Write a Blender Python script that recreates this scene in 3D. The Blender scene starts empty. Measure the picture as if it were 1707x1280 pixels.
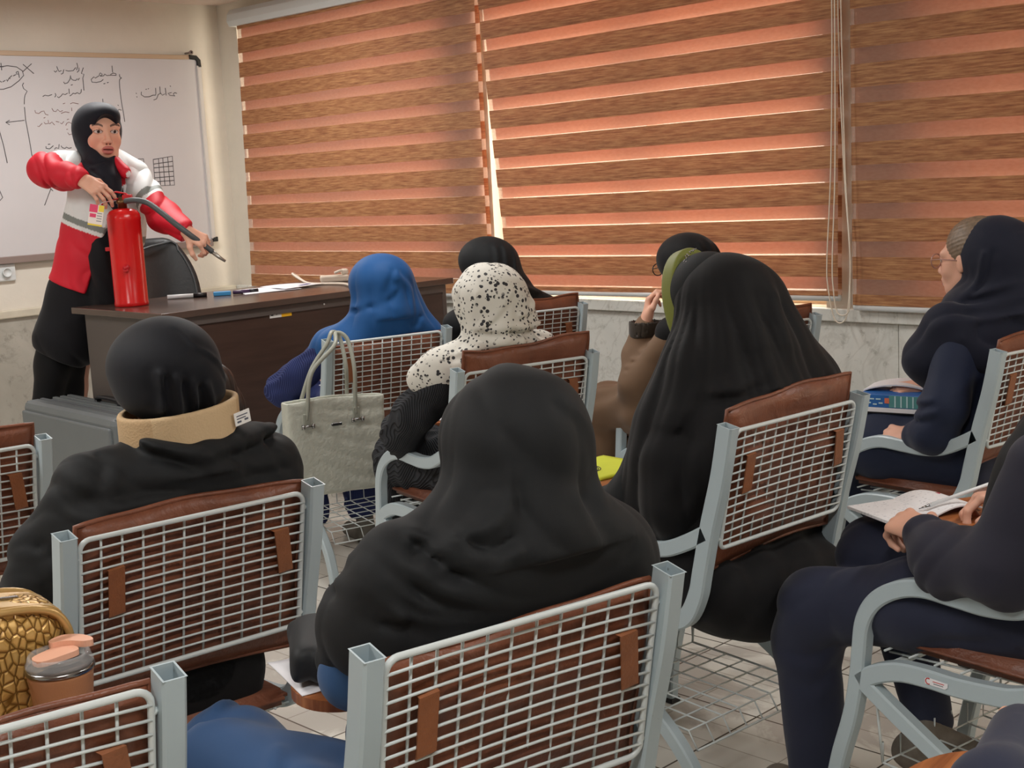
import bpy, bmesh, math, random
import numpy as np
from mathutils import Vector, Matrix
# ------------------------------------------------------------------ camera, world, lights
SC = bpy.context.scene
YAW, PITCH, ROLL, FPX, HC = 0.77520999, -0.15627827, 0.05283658, 2250.0, 1.46
def cam_axes():
    f = Vector((math.sin(YAW)*math.cos(PITCH), math.cos(YAW)*math.cos(PITCH), math.sin(PITCH)))
    r = Vector((math.cos(YAW), -math.sin(YAW), 0)); d = f.cross(r)
    c, s = math.cos(ROLL), math.sin(ROLL)
    return c*r + s*d, -s*r + c*d, f
cr, cd, cf = cam_axes()
cam = bpy.data.cameras.new('camera'); cam.sensor_width = 36; cam.lens = FPX/1707*36
cam.clip_start = .05
camo = bpy.data.objects.new('camera', cam); SC.collection.objects.link(camo)
camo.matrix_world = Matrix(((cr.x, -cd.x, -cf.x, 0), (cr.y, -cd.y, -cf.y, 0), (cr.z, -cd.z, -cf.z, HC), (0, 0, 0, 1)))
SC.camera = camo
SC.view_settings.view_transform = 'Standard'; SC.view_settings.look = 'None'
SC.view_settings.gamma = 1; SC.view_settings.use_curve_mapping = False
SC.view_settings.exposure = 0.0
world = bpy.data.worlds.new('world'); SC.world = world; world.use_nodes = True
wb = world.node_tree.nodes['Background']; wb.inputs[0].default_value = (1.0, .90, .70, 1); wb.inputs[1].default_value = 3.2

def area(name, loc, size, sizey, power, col, rot=(0, 0, 0)):
    l = bpy.data.lights.new(name, 'AREA'); l.shape = 'RECTANGLE'; l.size = size; l.size_y = sizey
    l.energy = power; l.color = col
    o = bpy.data.objects.new(name, l); o.location = loc; o.rotation_euler = rot; SC.collection.objects.link(o)
    return o
for i, (x, y) in enumerate(((.2, .2), (3.0, .4), (.0, 3.0), (2.9, 3.6), (.6, 5.6), (3.4, 6.0))):
    area('ceiling_lamp_light', (x, y, 2.52), 1.1, .22, (34, 22, 40, 26, 34, 36)[i], (1, .985, .955))
# daylight pushing through the window openings onto the blinds
area('daylight', (5.9, 4.2, 1.9), 6.5, 2.2, 230, (1.0, .86, .70), (0, math.radians(90), math.radians(0)))

# ------------------------------------------------------------------ materials
def srgb(r, g, b):
    f = lambda c: (c/255/12.92) if c/255 <= .04045 else ((c/255+.055)/1.055)**2.4
    return (f(r), f(g), f(b), 1)
class N:
    def __init__(s, name):
        s.m = bpy.data.materials.new(name); s.m.use_nodes = True; s.t = s.m.node_tree; s.n = s.t.nodes; s.l = s.t.links
        s.p = s.n['Principled BSDF']
    def add(s, typ, **kw):
        n = s.n.new(typ)
        for k, v in kw.items():
            if k.startswith('i_'): n.inputs[k[2:].replace('_', ' ')].default_value = v
            else: setattr(n, k, v)
        return n
    def coord(s, out='Object', scale=(1, 1, 1), rot=(0, 0, 0)):
        c = s.add('ShaderNodeTexCoord'); mp = s.add('ShaderNodeMapping')
        mp.inputs['Scale'].default_value = scale; mp.inputs['Rotation'].default_value = rot
        s.l.new(c.outputs[out], mp.inputs[0]); return mp.outputs[0]
    def noise(s, vec, scale, detail=4, rough=.5, dist=0):
        n = s.add('ShaderNodeTexNoise'); n.inputs['Scale'].default_value = scale
        n.inputs['Detail'].default_value = detail; n.inputs['Roughness'].default_value = rough
        n.inputs['Distortion'].default_value = dist; s.l.new(vec, n.inputs['Vector']); return n.outputs['Fac']
    def ramp(s, fac, stops):
        r = s.add('ShaderNodeValToRGB'); e = r.color_ramp.elements
        while len(e) < len(stops): e.new(.5)
        for i, (p, c) in enumerate(stops): e[i].position = p; e[i].color = c
        s.l.new(fac, r.inputs[0]); return r.outputs[0]
    def bump(s, h, strength=.3, dist=.01):
        b = s.add('ShaderNodeBump'); b.inputs['Strength'].default_value = strength; b.inputs['Distance'].default_value = dist
        s.l.new(h, b.inputs['Height']); s.l.new(b.outputs[0], s.p.inputs['Normal']); return b
    def base(s, c):
        if isinstance(c, tuple): s.p.inputs['Base Color'].default_value = c
        else: s.l.new(c, s.p.inputs['Base Color'])
    def set(s, **kw):
        for k, v in kw.items(): s.p.inputs[k.replace('_', ' ')].default_value = v
        return s
def mix(a, t): return tuple(a[i]*t for i in range(3))+(1,)
def plain(name, col, rough=.6, metal=0, var=.0, scale=20, bump=0, bscale=60, spec=.5, sheen=0):
    n = N(name)
    n.set(Roughness=rough, Metallic=metal); n.p.inputs['Specular IOR Level'].default_value = spec
    if sheen: n.p.inputs['Sheen Weight'].default_value = sheen; n.p.inputs['Sheen Roughness'].default_value = .5
    v = n.coord()
    if var: n.base(n.ramp(n.noise(v, scale), [(.25, mix(col, 1-var)), (.75, mix(col, 1+var))]))
    else: n.base(col)
    if bump: n.bump(n.noise(v, bscale, 3), bump, .004)
    return n.m
# ------------------------------------------------------------------ mesh helpers
def link(name, me, mat=None, parent=None):
    o = bpy.data.objects.new(name, me); SC.collection.objects.link(o)
    if parent is not None: o.parent = parent
    if mat is not None:
        for m in (mat if isinstance(mat, (list, tuple)) else [mat]): me.materials.append(m)
    return o
def tag(o, label=None, cat=None, group=None, kind=None):
    if label: o['label'] = label
    if cat: o['category'] = cat
    if group: o['group'] = group
    if kind: o['kind'] = kind
    return o
def empty(name, label=None, cat=None, loc=(0, 0, 0), rz=0, group=None):
    o = bpy.data.objects.new(name, None); SC.collection.objects.link(o); o.empty_display_size = .1
    o.location = loc; o.rotation_euler = (0, 0, rz); return tag(o, label, cat, group)
def crom(pts, n=8, closed=False):
    P = [Vector(p) for p in pts]; out = []
    m = len(P); rng = m if closed else m-1
    for i in range(rng):
        if closed: a, b, c, d = P[i-1], P[i], P[(i+1) % m], P[(i+2) % m]
        else: a, b, c, d = P[max(i-1, 0)], P[i], P[i+1], P[min(i+2, m-1)]
        for k in range(n):
            t = k/n
            out.append(.5*((2*b)+(c-a)*t+(2*a-5*b+4*c-d)*t*t+(3*b-a-3*c+d)*t**3))
    if not closed: out.append(P[-1])
    return out
class MB:
    """collects geometry, becomes one mesh"""
    def __init__(s): s.v = []; s.f = []; s.mi = []; s.sm = []
    def add(s, vs, fs, mi=0, smooth=False):
        b = len(s.v); s.v += [tuple(v) for v in vs]
        for f in fs: s.f.append(tuple(i+b for i in f)); s.mi.append(mi); s.sm.append(smooth)
    def box(s, lo, hi, mi=0, M=None, bev=0):
        bm = bmesh.new(); bmesh.ops.create_cube(bm, size=1)
        for v in bm.verts: v.co = Vector([(lo[i]+hi[i])/2+v.co[i]*(hi[i]-lo[i]) for i in range(3)])
        if bev: bmesh.ops.bevel(bm, geom=bm.edges[:], offset=bev, segments=2, affect='EDGES', profile=.5)
        s.bm(bm, mi, M, smooth=False)
    def bm(s, bm, mi=0, M=None, smooth=False):
        bm.verts.index_update()
        vs = [(M @ v.co) if M is not None else v.co.copy() for v in bm.verts]
        s.add(vs, [[v.index for v in f.verts] for f in bm.faces], mi, smooth); bm.free()
    def tube(s, pts, r, seg=8, mi=0, closed=False, caps=True, rr=None):
        P = [Vector(p) for p in pts]; n = len(P); vs = []; fs = []
        T = (P[1]-P[0]).normalized(); ref = Vector((0, 0, 1)) if abs(T.z) < .9 else Vector((1, 0, 0))
        u = T.cross(ref).normalized()
        for i in range(n):
            a = P[i-1] if (i > 0 or closed) else P[i]; b = P[(i+1) % n] if (i < n-1 or closed) else P[i]
            T = (b-a).normalized(); u = (u-T*u.dot(T)).normalized(); w = T.cross(u)
            q = rr[i] if rr else r
            for k in range(seg):
                an = 2*math.pi*k/seg; vs.append(P[i]+(u*math.cos(an)+w*math.sin(an))*q)
        for i in range(n if closed else n-1):
            for k in range(seg):
                j = (i+1) % n; fs.append((i*seg+k, i*seg+(k+1) % seg, j*seg+(k+1) % seg, j*seg+k))
        if caps and not closed: fs.append(tuple(range(seg))[::-1]); fs.append(tuple((n-1)*seg+k for k in range(seg)))
        s.add(vs, fs, mi, True)
    def band(s, pts, nrm, w, t, mi=0, caps=True, bev=.004):
        """rectangular bar swept along pts; w = width along nrm, t = thickness (number or list)"""
        P = [Vector(p) for p in pts]; Nn = Vector(nrm).normalized(); vs = []; fs = []; n = len(P)
        for i in range(n):
            T = (P[min(i+1, n-1)]-P[max(i-1, 0)]).normalized(); B = T.cross(Nn).normalized()
            tt = t[i] if isinstance(t, (list, tuple)) else t
            a, b, c = w/2, tt/2, bev
            for (x, y) in ((a-c, b), (a, b-c), (a, -b+c), (a-c, -b), (-a+c, -b), (-a, -b+c), (-a, b-c), (-a+c, b)):
                vs.append(P[i]+Nn*x+B*y)
        for i in range(n-1):
            for k in range(8): fs.append((i*8+k, i*8+(k+1) % 8, (i+1)*8+(k+1) % 8, (i+1)*8+k))
        if caps: fs.append(tuple(range(8))[::-1]); fs.append(tuple((n-1)*8+k for k in range(8)))
        s.add(vs, fs, mi, False)
    def prism(s, outline, z0, z1, mi=0, M=None):
        n = len(outline); vs = [Vector((x, y, z0)) for x, y in outline]+[Vector((x, y, z1)) for x, y in outline]
        if M is not None: vs = [M @ v for v in vs]
        fs = [tuple(range(n))[::-1], tuple(range(n, 2*n))]+[(i, (i+1) % n, n+(i+1) % n, n+i) for i in range(n)]
        s.add(vs, fs, mi)
    def lathe(s, prof, seg=32, mi=0, M=None, smooth=True):
        vs = []; fs = []; n = len(prof)
        for r, z in prof:
            for k in range(seg):
                a = 2*math.pi*k/seg; v = Vector((r*math.cos(a), r*math.sin(a), z)); vs.append(M @ v if M is not None else v)
        for i in range(n-1):
            for k in range(seg): fs.append((i*seg+k, i*seg+(k+1) % seg, (i+1)*seg+(k+1) % seg, (i+1)*seg+k))
        fs.append(tuple(range(seg))[::-1]); fs.append(tuple((n-1)*seg+k for k in range(seg)))
        s.add(vs, fs, mi, smooth)
    def build(s, name, mat=None, parent=None, smooth=None, fix=True):
        me = bpy.data.meshes.new(name); me.from_pydata(s.v, [], s.f)
        me.polygons.foreach_set('material_index', s.mi)
        me.polygons.foreach_set('use_smooth', s.sm if smooth is None else [smooth]*len(s.f))
        if fix:
            bm = bmesh.new(); bm.from_mesh(me); bmesh.ops.recalc_face_normals(bm, faces=bm.faces[:]); bm.to_mesh(me); bm.free()
        me.update(); return link(name, me, mat, parent)
def autosmooth(o, ang=40):
    me = o.data
    me.polygons.foreach_set('use_smooth', [True]*len(me.polygons))
    me.set_sharp_from_angle(angle=math.radians(ang))
    return o
# ------------------------------------------------------------------ the room
XW, YF, ZC, PLAT = 4.85, 7.4, 2.57, .15
def m_wall():
    n = N('cream_wall_paint'); v = n.coord(); n.set(Roughness=.75)
    f = n.noise(v, 1.3, 5, .6)
    n.base(n.ramp(f, [(.3, srgb(210, 204, 192)), (.7, srgb(226, 220, 208))])); n.bump(n.noise(v, 6, 6, .6), .25, .02); return n.m
def m_marble(name, a, b, vein, sc=1.0):
    n = N(name); v = n.coord(scale=(sc, sc, sc)); n.set(Roughness=.42)
    f1 = n.noise(v, 2.2, 8, .62, 1.2)
    w = n.add('ShaderNodeTexNoise'); w.inputs['Scale'].default_value = 3.0; w.inputs['Detail'].default_value = 9; w.inputs['Distortion'].default_value = 2.5
    n.l.new(v, w.inputs['Vector'])
    ve = n.ramp(w.outputs['Fac'], [(.46, (0, 0, 0, 1)), (.495, (1, 1, 1, 1)), (.53, (0, 0, 0, 1))])
    base = n.ramp(f1, [(.3, a), (.7, b)])
    mx = n.add('ShaderNodeMix', data_type='RGBA'); n.l.new(base, mx.inputs[6]); mx.inputs[7].default_value = vein
    mul = n.add('ShaderNodeMath', operation='MULTIPLY'); mul.inputs[1].default_value = .35
    n.l.new(ve, mul.inputs[0]); n.l.new(mul.outputs[0], mx.inputs[0])
    sp = n.noise(v, 22, 6, .7)
    sr = n.ramp(sp, [(.55, (1, 1, 1, 1)), (.70, (.50, .50, .47, 1))])
    m2 = n.add('ShaderNodeMix', data_type='RGBA', blend_type='MULTIPLY'); m2.inputs[0].default_value = .7
    n.l.new(mx.outputs[2], m2.inputs[6]); n.l.new(sr, m2.inputs[7]); n.base(m2.outputs[2])
    return n.m
M_WALL = m_wall()
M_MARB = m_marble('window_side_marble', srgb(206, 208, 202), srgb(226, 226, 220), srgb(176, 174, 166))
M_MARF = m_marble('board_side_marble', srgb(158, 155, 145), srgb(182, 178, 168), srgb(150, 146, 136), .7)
M_TRIM = plain('stone_trim', srgb(205, 198, 180), .5, var=.08, scale=14)
M_CEIL = plain('ceiling_paint', srgb(214, 196, 186), .8, var=.04, scale=3)
M_WHITE = plain('white_powder_coat', srgb(216, 220, 220), .35)
def m_floor():
    n = N('terrazzo_floor_tile'); v = n.coord(); n.set(Roughness=.22)
    br = n.add('ShaderNodeTexBrick', offset=0.0, squash=1); n.l.new(v, br.inputs['Vector'])
    br.inputs['Scale'].default_value = 1; br.inputs['Brick Width'].default_value = .40; br.inputs['Row Height'].default_value = .40
    br.inputs['Mortar Size'].default_value = .003; br.inputs['Mortar Smooth'].default_value = .1
    br.inputs['Color1'].default_value = srgb(222, 219, 210); br.inputs['Color2'].default_value = srgb(206, 201, 190)
    br.inputs['Mortar'].default_value = srgb(96, 88, 78)
    # reddish brown veined bands inside some tiles
    f = n.noise(v, 1.6, 8, .6, 1.5); r = n.ramp(f, [(.50, (0, 0, 0, 1)), (.56, (1, 1, 1, 1))])
    mx = n.add('ShaderNodeMix', data_type='RGBA'); n.l.new(br.outputs['Color'], mx.inputs[6]); mx.inputs[7].default_value = srgb(134, 118, 110)
    mu = n.add('ShaderNodeMath', operation='MULTIPLY'); mu.inputs[1].default_value = .45; n.l.new(r, mu.inputs[0]); n.l.new(mu.outputs[0], mx.inputs[0])
    n.base(mx.outputs[2])
    # fine grooves of the narrow strips
    b2 = n.add('ShaderNodeTexBrick', offset=.5); v2 = n.coord(rot=(0, 0, math.radians(90))); n.l.new(v2, b2.inputs['Vector'])
    b2.inputs['Scale'].default_value = 1; b2.inputs['Brick Width'].default_value = .40; b2.inputs['Row Height'].default_value = .10
    b2.inputs['Mortar Size'].default_value = .002; b2.inputs['Color1'].default_value = (1, 1, 1, 1); b2.inputs['Color2'].default_value = (.93, .93, .93, 1); b2.inputs['Mortar'].default_value = (.62, .6, .57, 1)
    m3 = n.add('ShaderNodeMix', data_type='RGBA', blend_type='MULTIPLY'); m3.inputs[0].default_value = 1
    n.l.new(mx.outputs[2], m3.inputs[6]); n.l.new(b2.outputs['Color'], m3.inputs[7]); n.base(m3.outputs[2])
    return n.m
M_FLOOR = m_floor()
XL, YB = -2.6, -2.4
def struct(mb, name, mat): return tag(mb.build(name, mat), kind='structure')
m = MB(); m.box((XL-.1, YB-.1, -.1), (XW+.5, YF+.1, 0)); struct(m, 'floor', M_FLOOR)
m = MB(); m.box((XL, 5.02, 0.0005), (XW-.022, YF-.022, PLAT)); struct(m, 'trim_1', M_FLOOR)     # raised teaching platform
m = MB(); m.box((XL-.1, YB-.1, ZC), (XW+.5, YF+.1, ZC+.1)); struct(m, 'ceiling', M_CEIL)
m = MB(); m.box((XL-.1, YF, 0), (XW+.5, YF+.15, ZC)); struct(m, 'wall_front', M_WALL)
m = MB(); m.box((XL-.1, YB-.1, 0), (XL, YF, ZC)); struct(m, 'wall_left', M_WALL)
m = MB(); m.box((XL, YB-.1, 0), (XW+.3, YB, ZC)); struct(m, 'wall_back', M_WALL)
# window wall: sill wall, lintel, piers between three openings
OPEN = ((5.25, 7.2), (3.06, 5.02), (.20, 2.62), (-2.1, -.3))
m = MB(); m.box((XW, YB, 0), (XW+.25, YF, .835)); m.box((XW, YB, 2.46), (XW+.25, YF, ZC))
ys = [YF]+[v for o in OPEN for v in (o[1], o[0])]+[YB]
for i in range(0, len(ys), 2): m.box((XW, ys[i+1], .835), (XW+.25, ys[i], 2.46))
struct(m, 'wall_window_side', M_WALL)
# marble wainscot slabs, each with a recess joint
m = MB()
y = YF-.001
random.seed(4)
for w in (.62, .75, .72, .74, .73, .70, .42, .5, .74, .7, .75, .72, .7, .75):
    if y-w < YB: break
    m.box((XW-.02, y-w+.003, 0.0), (XW, y, .781)); y -= w
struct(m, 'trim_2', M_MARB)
m = MB(); m.box((XW-.045, YB, .782), (XW-.001, YF-.03, .834), bev=.004); struct(m, 'trim_3', M_MARB)
m = MB(); x = XL+.001
while x < XW-.08:
    m.box((x, YF-.02, 0), (min(x+.8, XW-.022)-.003, YF, .79)); x += .8
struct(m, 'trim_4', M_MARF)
m = MB(); m.box((XL, YF-.04, .79), (XW-.046, YF, .835), bev=.006); struct(m, 'trim_5', M_TRIM)
# moulding strip above the wainscot on the window side
# windows: frames and panes
M_ALU = plain('window_frame_enamel', srgb(226, 214, 190), .4)
n = N('window_glass'); n.set(Roughness=.02)
tr = n.add('ShaderNodeBsdfTransparent'); gl = n.add('ShaderNodeBsdfGlossy'); gl.inputs['Roughness'].default_value = .02
ms = n.add('ShaderNodeMixShader'); ms.inputs[0].default_value = .07
n.l.new(tr.outputs[0], ms.inputs[1]); n.l.new(gl.outputs[0], ms.inputs[2]); n.l.new(ms.outputs[0], n.n['Material Output'].inputs[0]); M_PANE = n.m
for i, (a, b) in enumerate(OPEN):
    m = MB(); x0, x1 = XW+.10, XW+.15
    for (p, q) in ((a, a+.05), (b-.05, b), ((a+b)/2-.03, (a+b)/2+.03)): m.box((x0, p, .836), (x1, q, 2.46))
    m.box((x0, a, .836), (x1, b, .88)); m.box((x0, a, 2.41), (x1, b, 2.46)); m.box((x0, a, 1.86), (x1, b, 1.91))
    w = struct(m, 'window_%d' % (i+1), M_ALU)
    m = MB(); m.box((XW+.122, a+.01, .84), (XW+.128, b-.01, 2.45)); m.build('window_pane', M_PANE, w)

# ------------------------------------------------------------------ zebra blinds
def m_wood_fabric(trans=.08, name='wood_look_blind_fabric'):
    n = N(name); v = n.coord(scale=(1, 1, 14)); n.set(Roughness=.7)
    f = n.noise(v, 9, 6, .65); f2 = n.noise(n.coord(scale=(1, 6, 260)), 1.0, 2, .5)
    ad = n.add('ShaderNodeMath', operation='MULTIPLY_ADD'); ad.inputs[1].default_value = .35; n.l.new(f2, ad.inputs[0]); n.l.new(f, ad.inputs[2])
    col = n.ramp(ad.outputs[0], [(.45, srgb(120, 76, 50)), (.62, srgb(154, 104, 68)), (.82, srgb(188, 140, 94))])
    n.base(col)
    t = n.add('ShaderNodeBsdfTranslucent'); t.inputs[0].default_value = srgb(164, 92, 64)
    ms = n.add('ShaderNodeMixShader'); ms.inputs[0].default_value = trans
    n.l.new(n.p.outputs[0], ms.inputs[1]); n.l.new(t.outputs[0], ms.inputs[2]); n.l.new(ms.outputs[0], n.n['Material Output'].inputs[0])
    return n.m
def m_sheer():
    n = N('sheer_blind_gauze'); n.base(srgb(214, 176, 160)); n.set(Roughness=.8)
    v = n.coord(scale=(1, 1, 3)); f = n.noise(v, 40, 3); n.base(n.ramp(f, [(.3, srgb(206, 164, 148)), (.7, srgb(226, 188, 170))]))
    t = n.add('ShaderNodeBsdfTranslucent'); t.inputs[0].default_value = srgb(222, 186, 168)
    tr = n.add('ShaderNodeBsdfTransparent')
    a = n.add('ShaderNodeMixShader'); a.inputs[0].default_value = .5; n.l.new(n.p.outputs[0], a.inputs[1]); n.l.new(t.outputs[0], a.inputs[2])
    b = n.add('ShaderNodeMixShader'); b.inputs[0].default_value = .42; n.l.new(a.outputs[0], b.inputs[1]); n.l.new(tr.outputs[0], b.inputs[2])
    n.l.new(b.outputs[0], n.n['Material Output'].inputs[0]); return n.m
M_WF, M_SH = m_wood_fabric(), m_sheer()
M_WR = m_wood_fabric(.28, 'rear_wood_look_fabric')
M_CASS = plain('blind_cassette_enamel', srgb(214, 220, 220), .4)
def blind(label, top, bot, ztop, zbot, tops, period, dark, x, tilt, slit, rail):
    """top / bot = (y_low, y_high) of the cloth at the two ends; tops = z of one dark band's upper edge"""
    root = empty('roller_blind', label, 'blind', (x, (top[0]+top[1])/2, zbot), group=None)
    base = Vector(root.location)
    def layer(xo, z_first, darkh, name):
        mb = MB(); z = z_first
        while z < ztop: z += period
        while z > zbot:
            for (za, zb, mi) in ((z, z-darkh, 0), (z-darkh, z-period, 1)):
                za_, zb_ = min(za, ztop), max(zb, zbot)
                if za_ <= zb_: continue
                NY = 12; vs = []; fs = []
                for k in range(NY+1):
                    for zz in (za_, zb_):
                        t = (ztop-zz)/(ztop-zbot); y0 = top[0]+(bot[0]-top[0])*t; y1 = top[1]+(bot[1]-top[1])*t
                        if mi == 1: y1 -= .004
                        u = k/NY; yy = y0+(y1-y0)*u
                        vs.append(Vector((x+xo+.003*math.sin(yy*5+zz*3), yy, zz+tilt*(y1-yy)))-base)
                for k in range(NY): fs.append((2*k, 2*k+1, 2*k+3, 2*k+2))
                mb.add(vs, fs, mi, True)
            z -= period
        return mb.build(name, [M_WF if xo == 0 else M_WR, M_SH], root, fix=False)
    layer(0, tops, dark, 'blind_fabric')
    layer(.03, tops-period+dark+slit, dark, 'rear_blind_fabric')
    if rail:
        mb = MB(); mb.tube([Vector((x+.012, bot[0], zbot-.010+tilt*(bot[1]-bot[0])))-base, Vector((x+.012, bot[1], zbot-.010))-base], .014, 10); mb.build('bottom_rail', M_WHITE, root)
    mb = MB(); c = [(-.035, 0), (.035, 0), (.04, .02), (.04, .08), (.02, .1), (-.02, .1), (-.045, .07), (-.05, .03)]
    vs = [Vector((x+.01+a, yy, ztop+b))-base for yy in (top[0], top[1]+(.05 if top[1] > 7 else .005)) for a, b in c]
    mb.add(vs, [tuple(range(8))[::-1], tuple(range(8, 16))]+[(i, (i+1) % 8, 8+(i+1) % 8, 8+i) for i in range(8)])
    mb.build('cassette', M_CASS, root)
    return root
XBL = XW-.07
B1 = blind('brown striped roller blind nearest the room corner, behind the desk', (5.005, 7.085), (5.0, 7.16), 2.41, .835, 2.336, .1425, .088, XBL, .0022, .0, True)
B2 = blind('middle brown striped roller blind with thin bright slits of daylight', (2.94, 4.99), (2.96, 4.865), 2.44, .868, 2.052, .1455, .089, XBL, .012, .004, True)
B3 = blind('right-hand brown striped roller blind, above the person in navy', (.45, 2.885), (.45, 2.885), 2.44, .858, 1.951, .1500, .089, XBL-.012, -.002, -.006, True)
# bead chains hanging between the middle and right blinds
M_CORD = plain('cream_plastic_cord', srgb(232, 222, 205), .4)
for lab, y0, dy, z0, xo in (('left of the two cream pull chains hanging at the gap between blinds', 2.93, .052, .80, -.045), ('right of the two cream pull chains hanging at the gap between blinds', 2.905, .040, .83, -.065)):
    mb = MB(); L = [(0, y0+.012, 2.43), (0, y0+.014, 1.9), (0, y0+dy*.55, 1.4), (0, y0+dy, 1.05), (0, y0+dy*.95, .93), (0, y0+.02, z0), (0, y0-.03, z0+.005), (0, y0-dy*.95, .93), (0, y0-dy, 1.08), (0, y0-dy*.6, 1.4), (0, y0-.016, 1.9), (0, y0-.014, 2.43)]
    pts = crom(L, 10); mb.tube(pts, .0028, 6)
    o = mb.build('pull_chain', M_CORD); o.location = (XBL+xo, 0, 0); tag(o, lab, 'blind chain', None)
# wall gap strip between blinds 2 and 3
# ------------------------------------------------------------------ tablet armchairs
def m_enamel():
    n = N('grey_enamel_steel'); v = n.coord(); n.set(Roughness=.34)
    f = n.noise(v, 60, 4, .7); ch = n.ramp(f, [(.70, (0, 0, 0, 1)), (.76, (1, 1, 1, 1))])
    mx = n.add('ShaderNodeMix', data_type='RGBA'); n.l.new(ch, mx.inputs[0]); mx.inputs[6].default_value = srgb(174, 189, 195); mx.inputs[7].default_value = srgb(110, 112, 108)
    n.base(mx.outputs[2]); return n.m
def m_leather():
    n = N('brown_leatherette'); v = n.coord(); n.set(Roughness=.42)
    f = n.noise(v, 7, 5, .6, .5)
    n.base(n.ramp(f, [(.3, srgb(102, 58, 40)), (.7, srgb(132, 78, 54))]))
    a = n.noise(v, 14, 3, .6, 1.0); b = n.noise(v, 260, 2)
    ad = n.add('ShaderNodeMath', operation='MULTIPLY_ADD'); ad.inputs[1].default_value = .12; n.l.new(b, ad.inputs[0]); n.l.new(a, ad.inputs[2])
    n.bump(ad.outputs[0], .35, .015); return n.m
def m_tabletwood():
    n = N('tablet_wood_laminate'); v = n.coord(scale=(1, 14, 1)); n.set(Roughness=.35)
    f = n.noise(v, 5, 5, .6, .4)
    n.base(n.ramp(f, [(.3, srgb(120, 66, 36)), (.6, srgb(170, 106, 62)), (.8, srgb(196, 134, 84))])); return n.m
M_EN, M_LE, M_TW = m_enamel(), m_leather(), m_tabletwood()
M_WIRE = plain('pale_grey_wire', srgb(204, 212, 212), .32)
M_BLK = plain('black_rubber', srgb(28, 28, 28), .6)
M_STRAP = plain('brown_leather_strap', srgb(138, 84, 52), .45, var=.12, scale=30, bump=.3, bscale=200)
POSTPATH = [(-.010, .915), (.014, .803), (.047, .69), (.072, .588), (.087, .53), (.118, .476), (.17, .452), (.23, .443), (.30, .438), (.36, .438), (.43, .432), (.49, .41), (.525, .385)]
ARMPATH = [(.055, .675), (.105, .648), (.167, .622), (.233, .613), (.30, .615), (.375, .617), (.436, .600), (.487, .565), (.517, .515), (.527, .45), (.535, .385), (.553, .30), (.585, .20), (.607, .10), (.615, .012)]
RLEG = [(.535, .395), (.45, .345), (.35, .29), (.26, .243), (.185, .19), (.125, .125), (.095, .06), (.085, .012)]
def yz(path, x): return [(x, a, b) for a, b in path]
def rrect(x0, x1, z0, z1, r, yf, n=5):
    out = []
    for cx, cz, a0 in ((x1-r, z1-r, 0), (x0+r, z1-r, 90), (x0+r, z0+r, 180), (x1-r, z0+r, 270)):
        for k in range(n+1):
            a = math.radians(a0+90*k/n); x = cx+r*math.cos(a); z = cz+r*math.sin(a); out.append(Vector((x, yf(x, z), z)))
    return out
def back_y(x, z): return -.012+(.9-z)*.205+.012*(1-(x/.22)**2)
def pad(mb, nx, nz, x0, x1, z0, z1, yfn, thick, bulge, seed, warp=.004, lean=0):
    """puffy upholstered pad standing in the x-z plane; front at +y"""
    rnd = random.Random(seed); ph = [rnd.uniform(0, 6.3) for _ in range(8)]
    def P(i, k, side):
        u, v = i/nx, k/nz; x = x0+(x1-x0)*u; z = z0+(z1-z0)*v
        e = (max(0, 1-abs(2*u-1)**6)*max(0, 1-abs(2*v-1)**6))**.5
        x += warp*1.2*math.sin(v*7+ph[0]); z += warp*1.6*math.sin(u*4+ph[1])+warp*.35*math.sin(u*15+ph[2])*(v)
        w = warp*math.sin(u*11+v*5+ph[3])+warp*.8*math.sin(v*17+u*3+ph[4])
        y = yfn(x, z)+.012+thick/2
        return Vector((x, y+side*(thick/2*e+bulge*e)+w*e+.001*side, z))
    vs = [P(i, k, s) for s in (1, -1) for k in range(nz+1) for i in range(nx+1)]; W = nx+1; H = (nx+1)*(nz+1); fs = []
    for k in range(nz):
        for i in range(nx):
            a = k*W+i; fs.append((a, a+1, a+1+W, a+W)); fs.append((H+a, H+a+W, H+a+1+W, H+a+1))
    ring = [i for i in range(W)]+[k*W+nx for k in range(1, nz+1)]+[nz*W+i for i in range(nx-1, -1, -1)]+[k*W for k in range(nz-1, 0, -1)]
    for q in range(len(ring)):
        a, b = ring[q], ring[(q+1) % len(ring)]; fs.append((a, H+a, H+b, b))
    mb.add(vs, fs, 0, True)
    pts = [(vs[a]+vs[H+a])/2 for a in ring]
    mb.tube(pts, .0045, 6, closed=True)
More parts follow.
